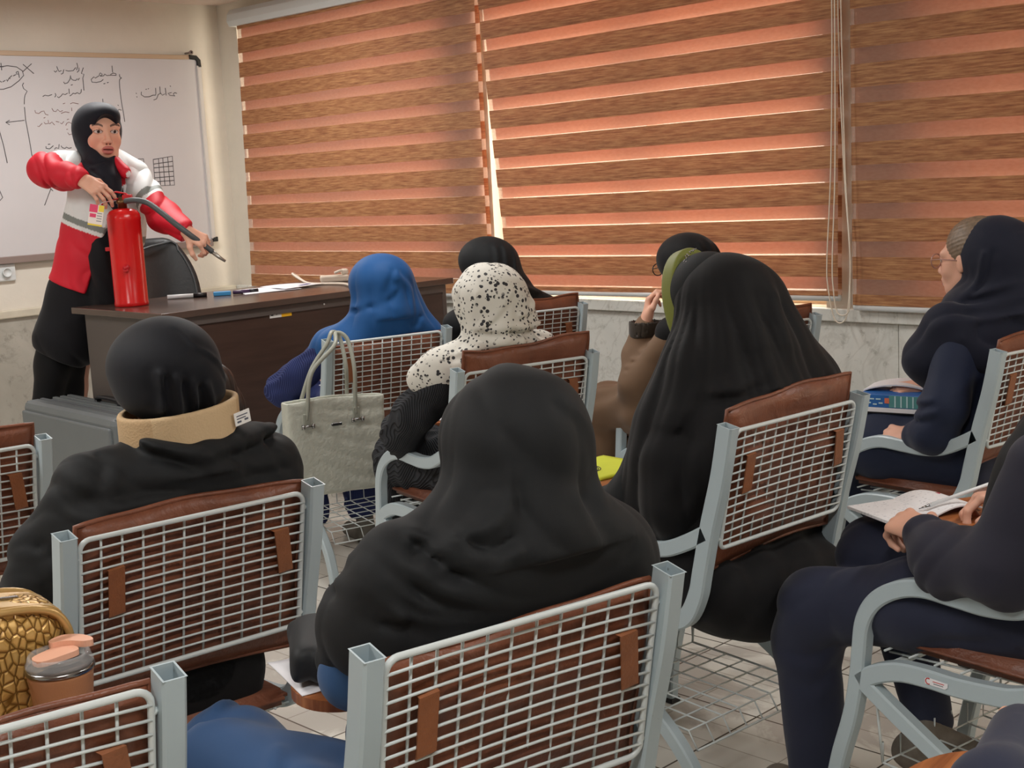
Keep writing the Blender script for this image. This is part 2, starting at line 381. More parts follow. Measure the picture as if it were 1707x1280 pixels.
def make_chair(label, ztopc=.945, seed=1, lean=0, tablet=True):
    t = empty('tablet_armchair', label, 'chair')
    for s in (-1, 1):
        x = .235*s; mb = MB()
        pp = crom(yz(POSTPATH, x), 6)
        # hollow rectangular post end: start the solid bar slightly below the rim
        mb.band(pp, (1, 0, 0), .03, .040, caps=False)
        T = (pp[1]-pp[0]).normalized(); B = T.cross(Vector((1, 0, 0))).normalized()
        vs = []
        for d, q in ((0, 0), (0, .0025), (.07, .0025)):
            for a, b in ((.015-q, .020-q), (.015-q, -.020+q), (-.015+q, -.020+q), (-.015+q, .020-q)):
                vs.append(pp[0]+T*d+Vector((1, 0, 0))*a+B*b)
        fs = [(0, 1, 5, 4), (1, 2, 6, 5), (2, 3, 7, 6), (3, 0, 4, 7), (4, 5, 9, 8), (5, 6, 10, 9), (6, 7, 11, 10), (7, 4, 8, 11), (8, 9, 10, 11)]
        mb.add(vs, fs, 0)
        mb.band(crom(yz(ARMPATH, x), 6), (1, 0, 0), .03, .036)
        mb.band(crom(yz(RLEG, x), 6), (1, 0, 0), .0298, .036)
        o = mb.build('side_frame', M_EN, t, fix=False); 
        bmx = bmesh.new(); bmx.from_mesh(o.data); bmesh.ops.recalc_face_normals(bmx, faces=bmx.faces[:]); bmx.to_mesh(o.data); bmx.free()
        autosmooth(o, 38)
        for yy in (.615, .085):
            mb = MB(); mb.box((x-.018, yy-.022, 0), (x+.018, yy+.022, .014), bev=.003); mb.build('foot_cap', M_BLK, o)
    # wire backrest
    mb = MB()
    fr = rrect(-.212, .212, .636, .900, .018, back_y); mb.tube(fr, .0048, 8, closed=True)
    for k in range(10):
        x = -.212+.424*(k+1)/11
        mb.tube([(x, back_y(x, z)+.001, z) for z in (.636, .70, .77, .84, .900)], .0022, 6)
    for k in range(13):
        z = .636+.264*(k+1)/14
        mb.tube([(x, back_y(x, z)-.0035, z) for x in (-.212, -.12, -.04, .04, .12, .212)], .0021, 6)
    for s in (-1, 1):
        for z in (.66, .87): mb.tube([(s*.212, back_y(.212, z), z), (s*.222, back_y(.212, z)+.006, z)], .005, 6)
    mb.build('backrest_grid', M_WIRE, t)
    mb = MB(); pad(mb, 22, 18, -.212, .215, .590, ztopc, back_y, .026, .004, seed)
    bc = mb.build('back_cushion', M_LE, t)
    for x0, sk in ((-.150, .0), (.160, .006)):
        mb = MB(); zz = [.842, .838, .80, .755, .748]; vs = []
        for j, z in enumerate(zz):
            yo = back_y(x0, z)-(.010 if 0 < j < 4 else .001)
            for xx in (-.0145, .0145):
                vs.append(Vector((x0+xx+sk*j, yo, z+xx*.1))); vs.append(Vector((x0+xx+sk*j, yo+.003, z+xx*.1)))
        fs = []
        for j in range(len(zz)-1):
            a = j*4; fs += [(a, a+2, a+6, a+4), (a+1, a+5, a+7, a+3), (a, a+4, a+5, a+1), (a+2, a+3, a+7, a+6)]
        fs += [(0, 1, 3, 2), (16, 18, 19, 17)]
        mb.add(vs, fs, 0); mb.build('strap', M_STRAP, bc)
    # seat: wire deck, cushion
    mb = MB()
    mb.tube([(-.222, .14, .452), (.222, .14, .452)], .008, 8); mb.tube([(-.222, .47, .428), (.222, .47, .428)], .008, 8)
    for k in range(9): x = -.18+.045*k; mb.tube([(x, .10, .462), (x, .30, .452), (x, .50, .440)], .0025, 6)
    for k in range(7): y = .12+.06*k; mb.tube([(-.222, y, .458-.0*k), (.222, y, .458)], .0025, 6)
    mb.build('seat_deck', M_WIRE, t)
    mb = MB(); bm = bmesh.new(); bmesh.ops.create_cube(bm, size=1)
    for v in bm.verts: v.co = Vector((v.co.x*.42, .30+v.co.y*.42, .481+v.co.z*.034))
    bmesh.ops.bevel(bm, geom=bm.edges[:], offset=.014, segments=3, affect='EDGES'); mb.bm(bm, smooth=True)
    mb.build('seat_cushion', M_LE, t)
    # book rack below the seat
    mb = MB()
    for k in range(8): x = -.205+.41*k/7; mb.tube([(x, .50, .25), (x, .50, .205), (x, .155, .190), (x, .130, .150)], .0022, 5)
    for k in range(7): y = .155+.345*k/6; mb.tube([(-.205, y, .190+.015*k/6), (.205, y, .190+.015*k/6)], .0022, 5)
    mb.tube([(-.205, .130, .150), (.205, .130, .150)], .0028, 5)
    for s in (-1, 1): mb.tube([(s*.205, .5, .25), (s*.205, .50, .205), (s*.205, .155, .19)], .003, 5); mb.tube([(s*.222, .5, .335), (s*.205, .5, .205)], .003, 5); mb.tube([(s*.222, .22, .222), (s*.205, .2, .192)], .003, 5)
    mb.build('book_rack', M_WIRE, t)
    if tablet:
        mb = MB(); out = []
        for px, py in ((.270, .20), (.280, .32), (.275, .45), (.235, .545), (.13, .585), (.0, .575), (-.085, .53), (-.105, .46), (-.07, .40), (.03, .37), (.12, .345), (.165, .29), (.185, .22), (.21, .185), (.245, .18)): out.append((px, py, 0))
        o2 = [(p.x, p.y) for p in crom(out, 5, closed=True)]; mb.prism(o2, .668, .686)
        tb = mb.build('writing_tablet', M_TW, t); 
        mb = MB(); mb.box((.21, .28, .634), (.26, .42, .6675)); mb.tube([(.235, .30, .645), (.10, .44, .6625)], .008, 8); mb.build('tablet_bracket', M_EN, tb)
    return t
def copy_tree(o, parent=None):
    c = o.copy(); SC.collection.objects.link(c)
    if parent is not None: c.parent = parent; c.matrix_parent_inverse = o.matrix_parent_inverse.copy()
    for ch in list(o.children): copy_tree(ch, c)
    return c
CH = {'A': ((1.155, 1.176), -9.5, 'grey steel armchair with brown pad, in the middle foreground'),
      'B': ((1.197, 2.025), -4.7, 'grey steel armchair holding the person in beige neck band, left of centre'),
      'C': ((.512, 1.391), -9.0, 'cut-off grey steel armchair in the bottom left corner, under tumbler and gold bag'),
      'D': ((1.128, 2.964), -5.0, 'grey steel armchair cut off by the left edge, near the grey case'),
      'E': ((2.758, 2.754), -12.3, 'grey steel armchair under the person in dotted headscarf'),
      'F': ((3.031, 3.713), -13.8, 'grey steel armchair with the silver tote hanging on its post'),
      'G': ((2.475, 1.648), -3.5, 'grey steel armchair under the large black chador, right of centre'),
      'H': ((3.805, 2.653), -14.0, 'grey steel armchair by the window wall behind the big black chador'),
      'I': ((3.683+.0, 1.623), -8.0, 'grey steel armchair under the person in navy at the right edge'),
      'J': ((3.832, 3.769), -14.0, 'grey steel armchair by the window wall behind the dotted headscarf'),
      'K': ((2.508, .857), -8.0, 'grey steel armchair at lower right with a small sticker on its seat rail'),
      'L': ((1.41, .22), 10.0, 'armchair showing only its wooden tablet at the bottom right edge')}
CHAIR = {}
proto = None
for k, (p, a, lab) in CH.items():
    if proto is None: c = proto = make_chair(lab)
    else: c = copy_tree(proto); c['label'] = lab
    c.location = (p[0], p[1], 0); c.rotation_euler = (0, 0, math.radians(a)); c['group'] = 'tablet armchairs in rows'
    CHAIR[k] = c
def replace_cushion(k, ztop, seed, warp=.004, thick=.03):
    c = CHAIR[k]
    for ch in c.children:
        if ch.name.startswith('back_cushion'):
            mb = MB(); pad(mb, 22, 18, -.212, .222, .590, ztop, back_y, thick, .004, seed, warp)
            me = mb.build('tmpc', M_LE); ch.data = me.data; bpy.data.objects.remove(me)
for k, z, s, w in (('E', .965, 3, .007), ('G', .955, 5, .006), ('H', .962, 7, .008), ('B', .920, 8, .004), ('A', .890, 11, .005), ('C', .892, 12, .005), ('J', .955, 9, .006), ('F', .892, 13, .004)): replace_cushion(k, z, s, w)
# ------------------------------------------------------------------ soft-form modelling: distance fields -> one continuous quad mesh
f32 = np.float32
def V3(a): return np.asarray(a, dtype=f32)
def smin(a, b, k):
    h = np.maximum(k-np.abs(a-b), 0)/k
    return np.minimum(a, b)-h*h*k*.25
def smax(a, b, k): return -smin(-a, -b, k)
def cap(P, a, b, ra, rb=None, sq=None):
    """tapered capsule; sq = (axis vector, factor) squashes distance along an axis"""
    rb = ra if rb is None else rb
    a = V3(a); b = V3(b)
    if sq is not None:
        n = V3(sq[0]); n = n/np.linalg.norm(n); k = sq[1]-1
        P = P+np.outer((P-a) @ n, n)*k; b = b+((b-a) @ n)*n*k
    d = b-a; L = float(d @ d)+1e-12
    t = np.clip(((P-a) @ d)/L, 0, 1)
    q = P-a-t[:, None]*d
    return np.sqrt((q*q).sum(1))-(ra+(rb-ra)*t)
def ell(P, c, r, R=None):
    q = P-V3(c)
    if R is not None: q = q @ V3(R)
    r = V3(r); k0 = np.sqrt(((q/r)**2).sum(1)); k1 = np.sqrt(((q/(r*r))**2).sum(1))
    return k0*(k0-1)/np.maximum(k1, 1e-6)
def chain(P, pts, rad, k=.02, sq=None):
    d = None
    for i in range(len(pts)-1):
        e = cap(P, pts[i], pts[i+1], rad[i], rad[i+1], sq)
        d = e if d is None else smin(d, e, k)
    return d
def polyd(P, pts, s=(1, 1, 1)):
    s = V3(s); Q = P*s; d = None
    for i in range(len(pts)-1):
        e = cap(Q, V3(pts[i])*s, V3(pts[i+1])*s, 0)
        d = e if d is None else np.minimum(d, e)
    return d
def fold(P, d, pts, r=.012, amp=.008, s=(1, .35, 1), ridge=None, n=4):
    """one crease: a groove along pts with a rounded ridge beside it (offset vector ridge)"""
    pts = [tuple(p) for p in crom(pts, n)]
    A = V3(pts); S_ = V3(s); mg = (r*7)/S_; o = V3(ridge) if ridge is not None else V3((0, 0, 0))
    lo = A.min(0)-mg-np.abs(o); hi = A.max(0)+mg+np.abs(o)
    m = ((P > lo) & (P < hi)).all(1)
    if not m.any(): return d
    Q = P[m]; e = d[m]
    g = polyd(Q, pts, s); e = e+amp*np.exp(-np.maximum(g, 0)/r*1.1)*1.5
    if ridge is not None:
        g = polyd(Q, [V3(p)+o for p in pts], s); e = e-amp*1.1*np.exp(-(g/(r*1.1))**2)
    d = d.copy(); d[m] = e
    return d
def rip(P, dirv, freq, amp, warp=0, wdir=(0, 0, 1), ph=0):
    a = (P @ V3(dirv))*freq+ph
    if warp: a = a+warp*np.sin((P @ V3(wdir))*freq*.37+ph*2)
    return amp*np.sin(a)
def rotm(yaw=0, pitch=0, roll=0):
    """columns = local axes; yaw about z (+ turns towards -x), pitch about x (+ looks up), roll about y"""
    M = Matrix.Rotation(yaw, 3, 'Z') @ Matrix.Rotation(pitch, 3, 'X') @ Matrix.Rotation(roll, 3, 'Y')
    return np.array(M, dtype=f32)
def grid_mesh(f, lo, hi, res, B=12):
    lo = V3(lo); hi = V3(hi); nc = np.ceil((hi-lo)/res).astype(int); nb = np.maximum((nc+B-1)//B, 1)
    n = nb*B+1
    F = np.full(tuple(n), 1.0, dtype=f32)
    ii = np.stack(np.meshgrid(*[np.arange(k) for k in nb], indexing='ij'), -1).reshape(-1, 3)
    cen = lo+(ii*B+B/2)*res; dc = f(cen.astype(f32))
    keep = np.abs(dc) < B*res*.87*1.35+.03
    for (i, j, k) in ii[~keep & (dc < 0)]: F[i*B:(i+1)*B+1, j*B:(j+1)*B+1, k*B:(k+1)*B+1] = -1
    loc = np.stack(np.meshgrid(*[np.arange(B+1)]*3, indexing='ij'), -1).reshape(-1, 3).astype(f32)
    kb = ii[keep]; CH_ = max(1, 500000//len(loc))
    for s in range(0, len(kb), CH_):
        bb = kb[s:s+CH_]; pts = (lo+((bb[:, None, :]*B+loc[None])*res)).reshape(-1, 3).astype(f32)
        vals = f(pts).reshape(len(bb), B+1, B+1, B+1)
        for q, (i, j, k) in enumerate(bb): F[i*B:(i+1)*B+1, j*B:(j+1)*B+1, k*B:(k+1)*B+1] = vals[q]
    F[0], F[-1], F[:, 0], F[:, -1], F[:, :, 0], F[:, :, -1] = [np.maximum(F[s_], 1e-4) for s_ in ((0,), (-1,), (slice(None), 0), (slice(None), -1), (slice(None), slice(None), 0), (slice(None), slice(None), -1))]
    S = F < 0
    c = S[:-1, :-1, :-1].astype(np.int8)
    tot = np.zeros_like(c)
    for dx in (0, 1):
        for dy in (0, 1):
            for dz in (0, 1): tot += S[dx:S.shape[0]-1+dx, dy:S.shape[1]-1+dy, dz:S.shape[2]-1+dz]
    act = np.argwhere((tot > 0) & (tot < 8)); m = len(act)
    idx = np.full(tot.shape, -1, dtype=np.int32); idx[act[:, 0], act[:, 1], act[:, 2]] = np.arange(m)
    acc = np.zeros((m, 3)); cnt = np.zeros(m)
    cor = [(0, 0, 0), (1, 0, 0), (0, 1, 0), (1, 1, 0), (0, 0, 1), (1, 0, 1), (0, 1, 1), (1, 1, 1)]
    for a, b in ((0, 1), (2, 3), (4, 5), (6, 7), (0, 2), (1, 3), (4, 6), (5, 7), (0, 4), (1, 5), (2, 6), (3, 7)):
        pa, pb = np.array(cor[a]), np.array(cor[b])
        va = F[tuple((act+pa).T)]; vb = F[tuple((act+pb).T)]; x = (va < 0) != (vb < 0)
        t = np.where(x, va/np.where(x, va-vb, 1), 0)
        acc += np.where(x[:, None], pa+(pb-pa)*t[:, None], 0); cnt += x
    verts = lo+(act+acc/cnt[:, None])*res
    quads = []
    for ax in range(3):
        sl0 = [slice(0, -1)]*3; sl1 = [slice(0, -1)]*3; sl1[ax] = slice(1, None)
        A = S[tuple(sl0)]; Bm = S[tuple(sl1)]
        e = np.argwhere(A != Bm); u, v = [(1, 2), (2, 0), (0, 1)][ax]
        e = e[(e[:, u] > 0) & (e[:, v] > 0)]
        du = np.zeros(3, int); du[u] = 1; dv = np.zeros(3, int); dv[v] = 1
        q = np.stack([idx[tuple((e-du-dv).T)], idx[tuple((e-dv).T)], idx[tuple(e.T)], idx[tuple((e-du).T)]], 1)
        fl = ~A[tuple(e.T)]; q[fl] = q[fl][:, ::-1]
        quads.append(q)
    Q = np.concatenate(quads); Q = Q[(Q >= 0).all(1)]
    return verts, Q
def soft(name, pieces, mat, parent=None, smooth=1):
    """pieces: list of (f, lo, hi, res[, colour function]); all end in ONE mesh"""
    VV = []; QQ = []; CC = []; b = 0
    for pc in pieces:
        f, lo, hi, res = pc[:4]; v, q = grid_mesh(f, lo, hi, res)
        for _ in range(smooth):       # light relaxation removes grid stair marks
            ia = np.concatenate([q[:, 0], q[:, 1], q[:, 2], q[:, 3]]*2); ib = np.concatenate([q[:, 1], q[:, 2], q[:, 3], q[:, 0], q[:, 3], q[:, 0], q[:, 1], q[:, 2]])
            c = np.bincount(ia, minlength=len(v)); s = np.stack([np.bincount(ia, v[ib, k], minlength=len(v)) for k in range(3)], 1)
            v = np.where(c[:, None] > 0, v*.5+.5*s/np.maximum(c, 1)[:, None], v)
        VV.append(v); QQ.append(q+b); b += len(v)
        CC.append(pc[4](v) if len(pc) > 4 and pc[4] is not None else np.ones((len(v), 3)))
    v = np.concatenate(VV); q = np.concatenate(QQ); c = np.concatenate(CC)
    me = bpy.data.meshes.new(name); me.vertices.add(len(v)); me.vertices.foreach_set('co', v.astype(f32).ravel())
    me.loops.add(q.size); me.loops.foreach_set('vertex_index', q.ravel().astype(np.int32))
    me.polygons.add(len(q)); me.polygons.foreach_set('loop_start', np.arange(0, q.size, 4, dtype=np.int32)); me.polygons.foreach_set('loop_total', np.full(len(q), 4, dtype=np.int32))
    me.update(calc_edges=True); me.polygons.foreach_set('use_smooth', np.ones(len(q), dtype=bool))
    at = me.color_attributes.new('col', 'FLOAT_COLOR', 'POINT')
    at.data.foreach_set('color', np.concatenate([c, np.ones((len(c), 1))], 1).astype(f32).ravel())
    return link(name, me, mat, parent)
def m_col(name, rough=.6, bump=.0, bscale=300, spec=.4, sheen=0, sss=0):
    n = N(name); a = n.add('ShaderNodeVertexColor', layer_name='col'); n.base(a.outputs[0]); n.set(Roughness=rough)
    n.p.inputs['Specular IOR Level'].default_value = spec
    if sheen: n.p.inputs['Sheen Weight'].default_value = sheen
    if sss: n.p.inputs['Subsurface Weight'].default_value = sss; n.p.inputs['Subsurface Radius'].default_value = (.02, .008, .004); n.p.inputs['Subsurface Scale'].default_value = .3
    if bump: n.bump(n.noise(n.coord(), bscale, 2), bump, .002)
    return n.m
def m_cloth(name, col, rough=.75, sheen=.25, spec=.25, weave=.12, wscale=700, var=.06):
    n = N(name); v = n.coord(); n.set(Roughness=rough); n.p.inputs['Specular IOR Level'].default_value = spec
    n.base(n.ramp(n.noise(v, 5, 3), [(.3, mix(col, 1-var)), (.7, mix(col, 1+var))]))
    n.p.inputs['Sheen Weight'].default_value = sheen; n.p.inputs['Sheen Roughness'].default_value = .45
    n.bump(n.noise(v, wscale, 2), weave, .001); return n.m
def m_pinstripe(name, col, col2, freq=85, rough=.8, rib=0.0, dirv=(1, 0, 0)):
    n = N(name); v = n.coord(); n.set(Roughness=rough); n.p.inputs['Specular IOR Level'].default_value = .2
    w = n.add('ShaderNodeTexWave', wave_type='BANDS', bands_direction='X'); w.inputs['Scale'].default_value = freq/6.283*1.0
    w.inputs['Distortion'].default_value = .25; w.inputs['Detail'].default_value = 1; w.inputs['Detail Scale'].default_value = .05
    n.l.new(v, w.inputs[0]); n.base(n.ramp(w.outputs['Fac'], [(.72, col), (.9, col2)]))
    if rib: n.bump(w.outputs['Fac'], rib, .004)
    return n.m
SKIN = np.array(srgb(224, 172, 148)[:3]); SKIN2 = np.array(srgb(190, 132, 106)[:3]); LIP = np.array(srgb(186, 100, 98)[:3])
BROW = np.array(srgb(58, 40, 34)[:3]); EYEW = np.array(srgb(205, 195, 190)[:3]); IRIS = np.array(srgb(40, 26, 20)[:3])
M_SKIN = m_col('skin', .48, .10, 500, .4, sss=.12)
def seatback(P, d, off=.044):
    """cloth and bodies stop at the face of the back cushion and the seat cushion"""
    z = P[:, 2]; pl = (-.012+(.9-np.minimum(z, .955))*.205+off)-P[:, 1]+np.maximum(z-.955, 0)*-3
    return smax(d, pl, .02)
def crease(P, amp, freq, dirv, warp, seed):
    """sharp-valleyed soft creases, warped so that none runs straight"""
    rs = np.random.RandomState(seed); a = (P @ V3(dirv))*freq+rs.rand()*6
    for k in range(3):
        w = rs.randn(3)*(7, 13, 21)[k]; a = a+warp*(1, .6, .35)[k]*np.sin(P @ V3(w)+rs.rand()*6)
    m = .5+.5*np.sin(P @ V3(rs.randn(3)*9)+rs.rand()*6)
    return amp*m*(1-2*np.abs(np.sin(a)))
def crease_rad(P, amp, n, c, warp, seed, zs=0.0, tilt=(0, 0)):
    """creases that hang down from a point c and fan out, as in draped cloth"""
    rs = np.random.RandomState(seed); q = P-V3(c)
    a = np.arctan2(q[:, 0]-tilt[0]*q[:, 2], -(q[:, 1]-tilt[1]*q[:, 2])+.02)*n+rs.rand()*6+zs*q[:, 2]
    for k in range(3):
        w = rs.randn(3)*(6, 11, 17)[k]*V3((1, 1, .6)); a = a+warp*(1, .6, .35)[k]*np.sin(P @ V3(w)+rs.rand()*6)
    fade = np.clip((c[2]-P[:, 2])/.12, 0, 1); m = .35+.65*(.5+.5*np.sin(P @ V3(rs.randn(3)*8)+rs.rand()*6))
    return amp*m*fade*(1-2*np.abs(np.sin(a))**.8)
# ------------------------------------------------------------------ head (face looks along +y of the head frame)
def head_local(Q, mouth=0.0):
    d = ell(Q, (0, -.012, .030), (.073, .090, .084))
    d = smin(d, ell(Q, (0, .018, -.022), (.062, .070, .082)), .03)
    d = smin(d, cap(Q, (-.018, .052, -.088), (.018, .052, -.088), .024), .035)            # chin
    d = smin(d, cap(Q, (-.048, .0, -.055), (-.022, .045, -.088), .018), .03); d = smin(d, cap(Q, (.048, .0, -.055), (.022, .045, -.088), .018), .03)
    for s in (-1, 1):
        d = smin(d, ell(Q, (s*.038, .056, -.030), (.022, .022, .024)), .025)               # cheek
        d = smax(d, -ell(Q, (s*.032, .099, .006), (.019, .022, .012)), .014)               # socket
    d = smin(d, cap(Q, (-.046, .066, .026), (.046, .066, .026), .013), .018)                # brow ridge
    for s in (-1, 1):
        d = smin(d, ell(Q, (s*.0315, .0715, .004), (.0145, .0145, .0115)), .004)
        d = smin(d, chain(Q, [(s*.046, .074, .006), (s*.032, .086, .0135), (s*.018, .080, .006)], [.0028, .0035, .0028], .004), .006)   # upper lid
        d = smin(d, ell(Q, (s*.077, -.008, -.004), (.009, .019, .032), rotm(s*.35)), .008)  # ear
    d = smin(d, chain(Q, [(0, .080, .020), (0, .093, -.008), (0, .106, -.030)], [.007, .0075, .0105], .01), .012)
    for s in (-1, 1):
        d = smin(d, ell(Q, (s*.0125, .094, -.034), (.0085, .0105, .008)), .007)
        d = smax(d, -ell(Q, (s*.0065, .100, -.0425), (.0035, .005, .003)), .003)
    d = smin(d, ell(Q, (0, .078, -.060), (.027, .018, .018)), .02)
    d = smin(d, ell(Q, (0, .0925, -.0575), (.021, .0085, .0055)), .005)
    d = smin(d, ell(Q, (0, .0915, -.0715-mouth*.4), (.018, .0095, .0068)), .005)
    d = smax(d, -ell(Q, (0, .101, -.0640-mouth*.15), (.0185, .010, .0013+mouth*.3)), .003)
    return d
def head_col(Q):
    x, y, z = Q[:, 0], Q[:, 1], Q[:, 2]; ax = np.abs(x)
    C = np.tile(SKIN, (len(Q), 1)); f = y > .055
    def put(m, c, s=1):
        m = np.clip(m, 0, 1)[:, None]*s; C[:] = C*(1-m)+np.asarray(c)*m
    put(np.exp(-(((ax-.040)/.018)**2+((z+.030)/.018)**2))*f, np.array(srgb(220, 146, 124)[:3]), .5)
    e = ((ax-.0315)/.0145)**2+((z-.004)/.0062)**2; put((e < 1.0)*f*1.0, EYEW)
    i = ((ax-.0315)/.0055)**2+((z-.0045)/.0058)**2; put((i < 1.0)*f*1.0, IRIS)
    put((((e >= 1)*(e < 1.75)*(z > .004)))*f*1.0, IRIS, .8); put((((e >= 1)*(e < 1.5)*(z <= .004)))*f*1.0, IRIS, .35)
    bz = .0265+.006*np.clip(1-((ax-.036)/.02)**2, -1, 1); put(((np.abs(z-bz) < .0042)*(ax > .014)*(ax < .054))*f*1.0, BROW, .85)
    l = (ax/.024)**2+((z+.0645)/.0155)**2; put((l < 1)*(y > .080)*1.0, LIP, .85)
    put((np.abs(z+.0640) < .0022)*(ax < .019)*(y > .08)*1.0, np.array(srgb(70, 24, 24)[:3]), .9)
    n = ((ax-.0065)/.004)**2+((z+.043)/.0035)**2; put((n < 1)*(y > .08)*1.0, np.array(srgb(90, 46, 38)[:3]), .8)
    return C
# ------------------------------------------------------------------ hand: wrist at origin, fingers along +y, back of the hand +z, thumb on the s*x side
def hand_local(Q, s=1, curl=(.5, .5, .5, .5), thumb=(.5, .0), spread=.06, sc=1.0):
    Q = Q/sc
    d = None
    bx = (.030, .010, -.010, -.028)
    for i, b in enumerate(bx):
        e = cap(Q, (s*b*.55, .0, -.002), (s*b, .078-(.0, -.004, .0, .008)[i], 0), .0135, .0095)
        d = e if d is None else smin(d, e, .016)
    d = smin(d, cap(Q, (0, -.03, 0), (0, .01, 0), .022, .022, ((0, 0, 1), 1.35)), .02)
    d = smin(d, ell(Q, (s*.018, .028, -.010), (.017, .028, .014)), .012)
    L = ((.040, .024, .020), (.044, .028, .021), (.041, .026, .021), (.032, .020, .018)); R = (.0085, .0088, .0083, .0074)
    for i, b in enumerate(bx):
        p = np.array([s*b, .076-(.0, -.004, .0, .008)[i], .001]); yaw = spread*(1.5-i)*s; c = curl[i]; a = 0
        pts = [p.copy()]
        for j in range(3):
            a += c*(.85, 1.05, .7)[j]
            p = p+L[i][j]*np.array([math.sin(yaw)*math.cos(a), math.cos(yaw)*math.cos(a), -math.sin(a)]); pts.append(p.copy())
        r = R[i]; d = smin(d, chain(Q, pts, [r*1.06, r, r*.94, r*.80], .004), .004)
    # thumb leaves the side of the palm near its base
    t0 = np.array([s*.022, .018, -.006]); out, fw = thumb
    d1 = np.array([s*math.cos(.75-out*.0), math.sin(.75), -.25-fw*.6]); d1 /= np.linalg.norm(d1)
    t1 = t0+d1*.040
    d2 = np.array([s*(.62-out), .80, -.25-fw]); d2 /= np.linalg.norm(d2); t2 = t1+d2*.032
    d3 = np.array([s*(.35-out*1.4), .85, -.30-fw]); d3 /= np.linalg.norm(d3); t3 = t2+d3*.024
    d = smin(d, chain(Q, [t0, t1, t2, t3], [.0155, .0115, .0100, .0080], .006), .012)
    return d*sc
def hand_piece(wrist, fdir, back, s=1, curl=(.5,)*4, thumb=(.5, 0), spread=.06, sc=1.0, res=.0025, tint=1.0):
    w = V3(wrist); y = V3(fdir); y = y/np.linalg.norm(y); z = V3(back); z = z-y*(z @ y); z = z/np.linalg.norm(z); x = np.cross(y, z)
    M = np.stack([x, y, z], 1).astype(f32)
    f = lambda P: hand_local((P-w) @ M, s, curl, thumb, spread, sc)
    c = w+y*.07*sc
    col = lambda v: np.tile(SKIN*tint, (len(v), 1))*(1-.10*np.exp(-((((v-w) @ M)[:, 1]/sc-.08)/.008)**2))[:, None]
    return (f, c-.12*sc, c+.12*sc, res, col)
def head_piece(c, yaw=0, pitch=0, roll=0, sc=1.0, res=.003, mouth=0.0, neck=None, tint=1.0):
    c = V3(c); M = rotm(yaw, pitch, roll)
    def f(P):
        Q = ((P-c) @ M)/sc; d = head_local(Q, mouth)
        d = smin(d, cap(Q, (0, -.022, -.06), (0, -.032, -.15), .048, .052), .02)
        return d*sc
    return (f, c-.2*sc, c+.17*sc, res, lambda v: head_col(((v-c) @ M)/sc)*tint)
# ------------------------------------------------------------------ people in the rows
BLK = m_cloth('black_crepe_cloth', srgb(25, 27, 29), .72, .03, .24)
BLK2 = m_cloth('deep_black_chador_cloth', srgb(17, 17, 19), .75, .08, .2)
NAVY = m_cloth('navy_twill', srgb(40, 44, 62), .75, .12, .2)
NAVYD = m_cloth('dark_navy_jersey', srgb(27, 30, 44), .78, .12, .2)
BLUE = m_cloth('steel_blue_coat_cloth', srgb(48, 80, 122), .75, .15, .2)
ROYAL = m_cloth('royal_blue_scarf_cloth', srgb(22, 76, 132), .65, .1, .25)
BEIGE = m_pinstripe('beige_ribbed_band', srgb(218, 184, 138), srgb(196, 160, 114), 800)
BEIGEP = m_cloth('beige_plain_band', srgb(224, 194, 150), .7, .1, .2)
PIN_N = m_pinstripe('navy_pinstripe', srgb(32, 40, 82), srgb(58, 68, 112), 420)
PIN_B = m_pinstripe('black_ribbed_knit', srgb(50, 52, 56), srgb(24, 24, 26), 420, .85, .5)
OLIVE = m_cloth('olive_scarf_cloth', srgb(116, 122, 52), .55, .2, .3)
BROWN = m_cloth('brown_raincoat_cloth', srgb(112, 88, 68), .7, .1, .25)
HAIR = plain('dark_hair', srgb(46, 32, 28), .45, var=.3, scale=120)
HAIRG = plain('greying_hair', srgb(120, 102, 84), .5, var=.35, scale=90)
SHOEM = plain('dark_shoe_leather', srgb(62, 56, 50), .5)
def m_dots():
    n = N('dotted_cream_scarf'); n.set(Roughness=.7); v = n.coord()
    base = srgb(214, 212, 203)
    out = None
    for sc, th, off in ((58, .30, 0), (88, .28, 3.3)):
        vo = n.add('ShaderNodeTexVoronoi', feature='F1'); vo.inputs['Scale'].default_value = sc; n.l.new(v, vo.inputs['Vector'])
        r = n.ramp(vo.outputs['Distance'], [(th, (1, 1, 1, 1)), (th+.04, (0, 0, 0, 1))])
        no = n.noise(v, sc*.33, 1); rn = n.ramp(no, [(.46, (0, 0, 0, 1)), (.50, (1, 1, 1, 1))])
        mu = n.add('ShaderNodeMath', operation='MULTIPLY'); n.l.new(r, mu.inputs[0]); n.l.new(rn, mu.inputs[1])
        if out is None: out = mu.outputs[0]
        else:
            mx = n.add('ShaderNodeMath', operation='MAXIMUM'); n.l.new(out, mx.inputs[0]); n.l.new(mu.outputs[0], mx.inputs[1]); out = mx.outputs[0]
    m = n.add('ShaderNodeMix', data_type='RGBA'); n.l.new(out, m.inputs[0]); m.inputs[6].default_value = base; m.inputs[7].default_value = srgb(40, 40, 44)
    n.base(m.outputs[2]); return n.m
DOTS = m_dots()
def person(k, label):
    (x, y), a, _ = CH[k]
    return empty('person', label, 'person', (x, y, 0), math.radians(a), 'people seated in the rows')
def legs(P, dx=0., kn=.61, r=1., kz=.555, foot=.60, spread=.10):
    d = None
    for s in (-1, 1):
        e = chain(P, [(dx+s*.085, .20, .590), (dx+s*spread, kn, kz), (dx+s*spread, foot, .13)], [.088*r, .066*r, .045*r], .03)
        d = e if d is None else smin(d, e, .03)
    return d
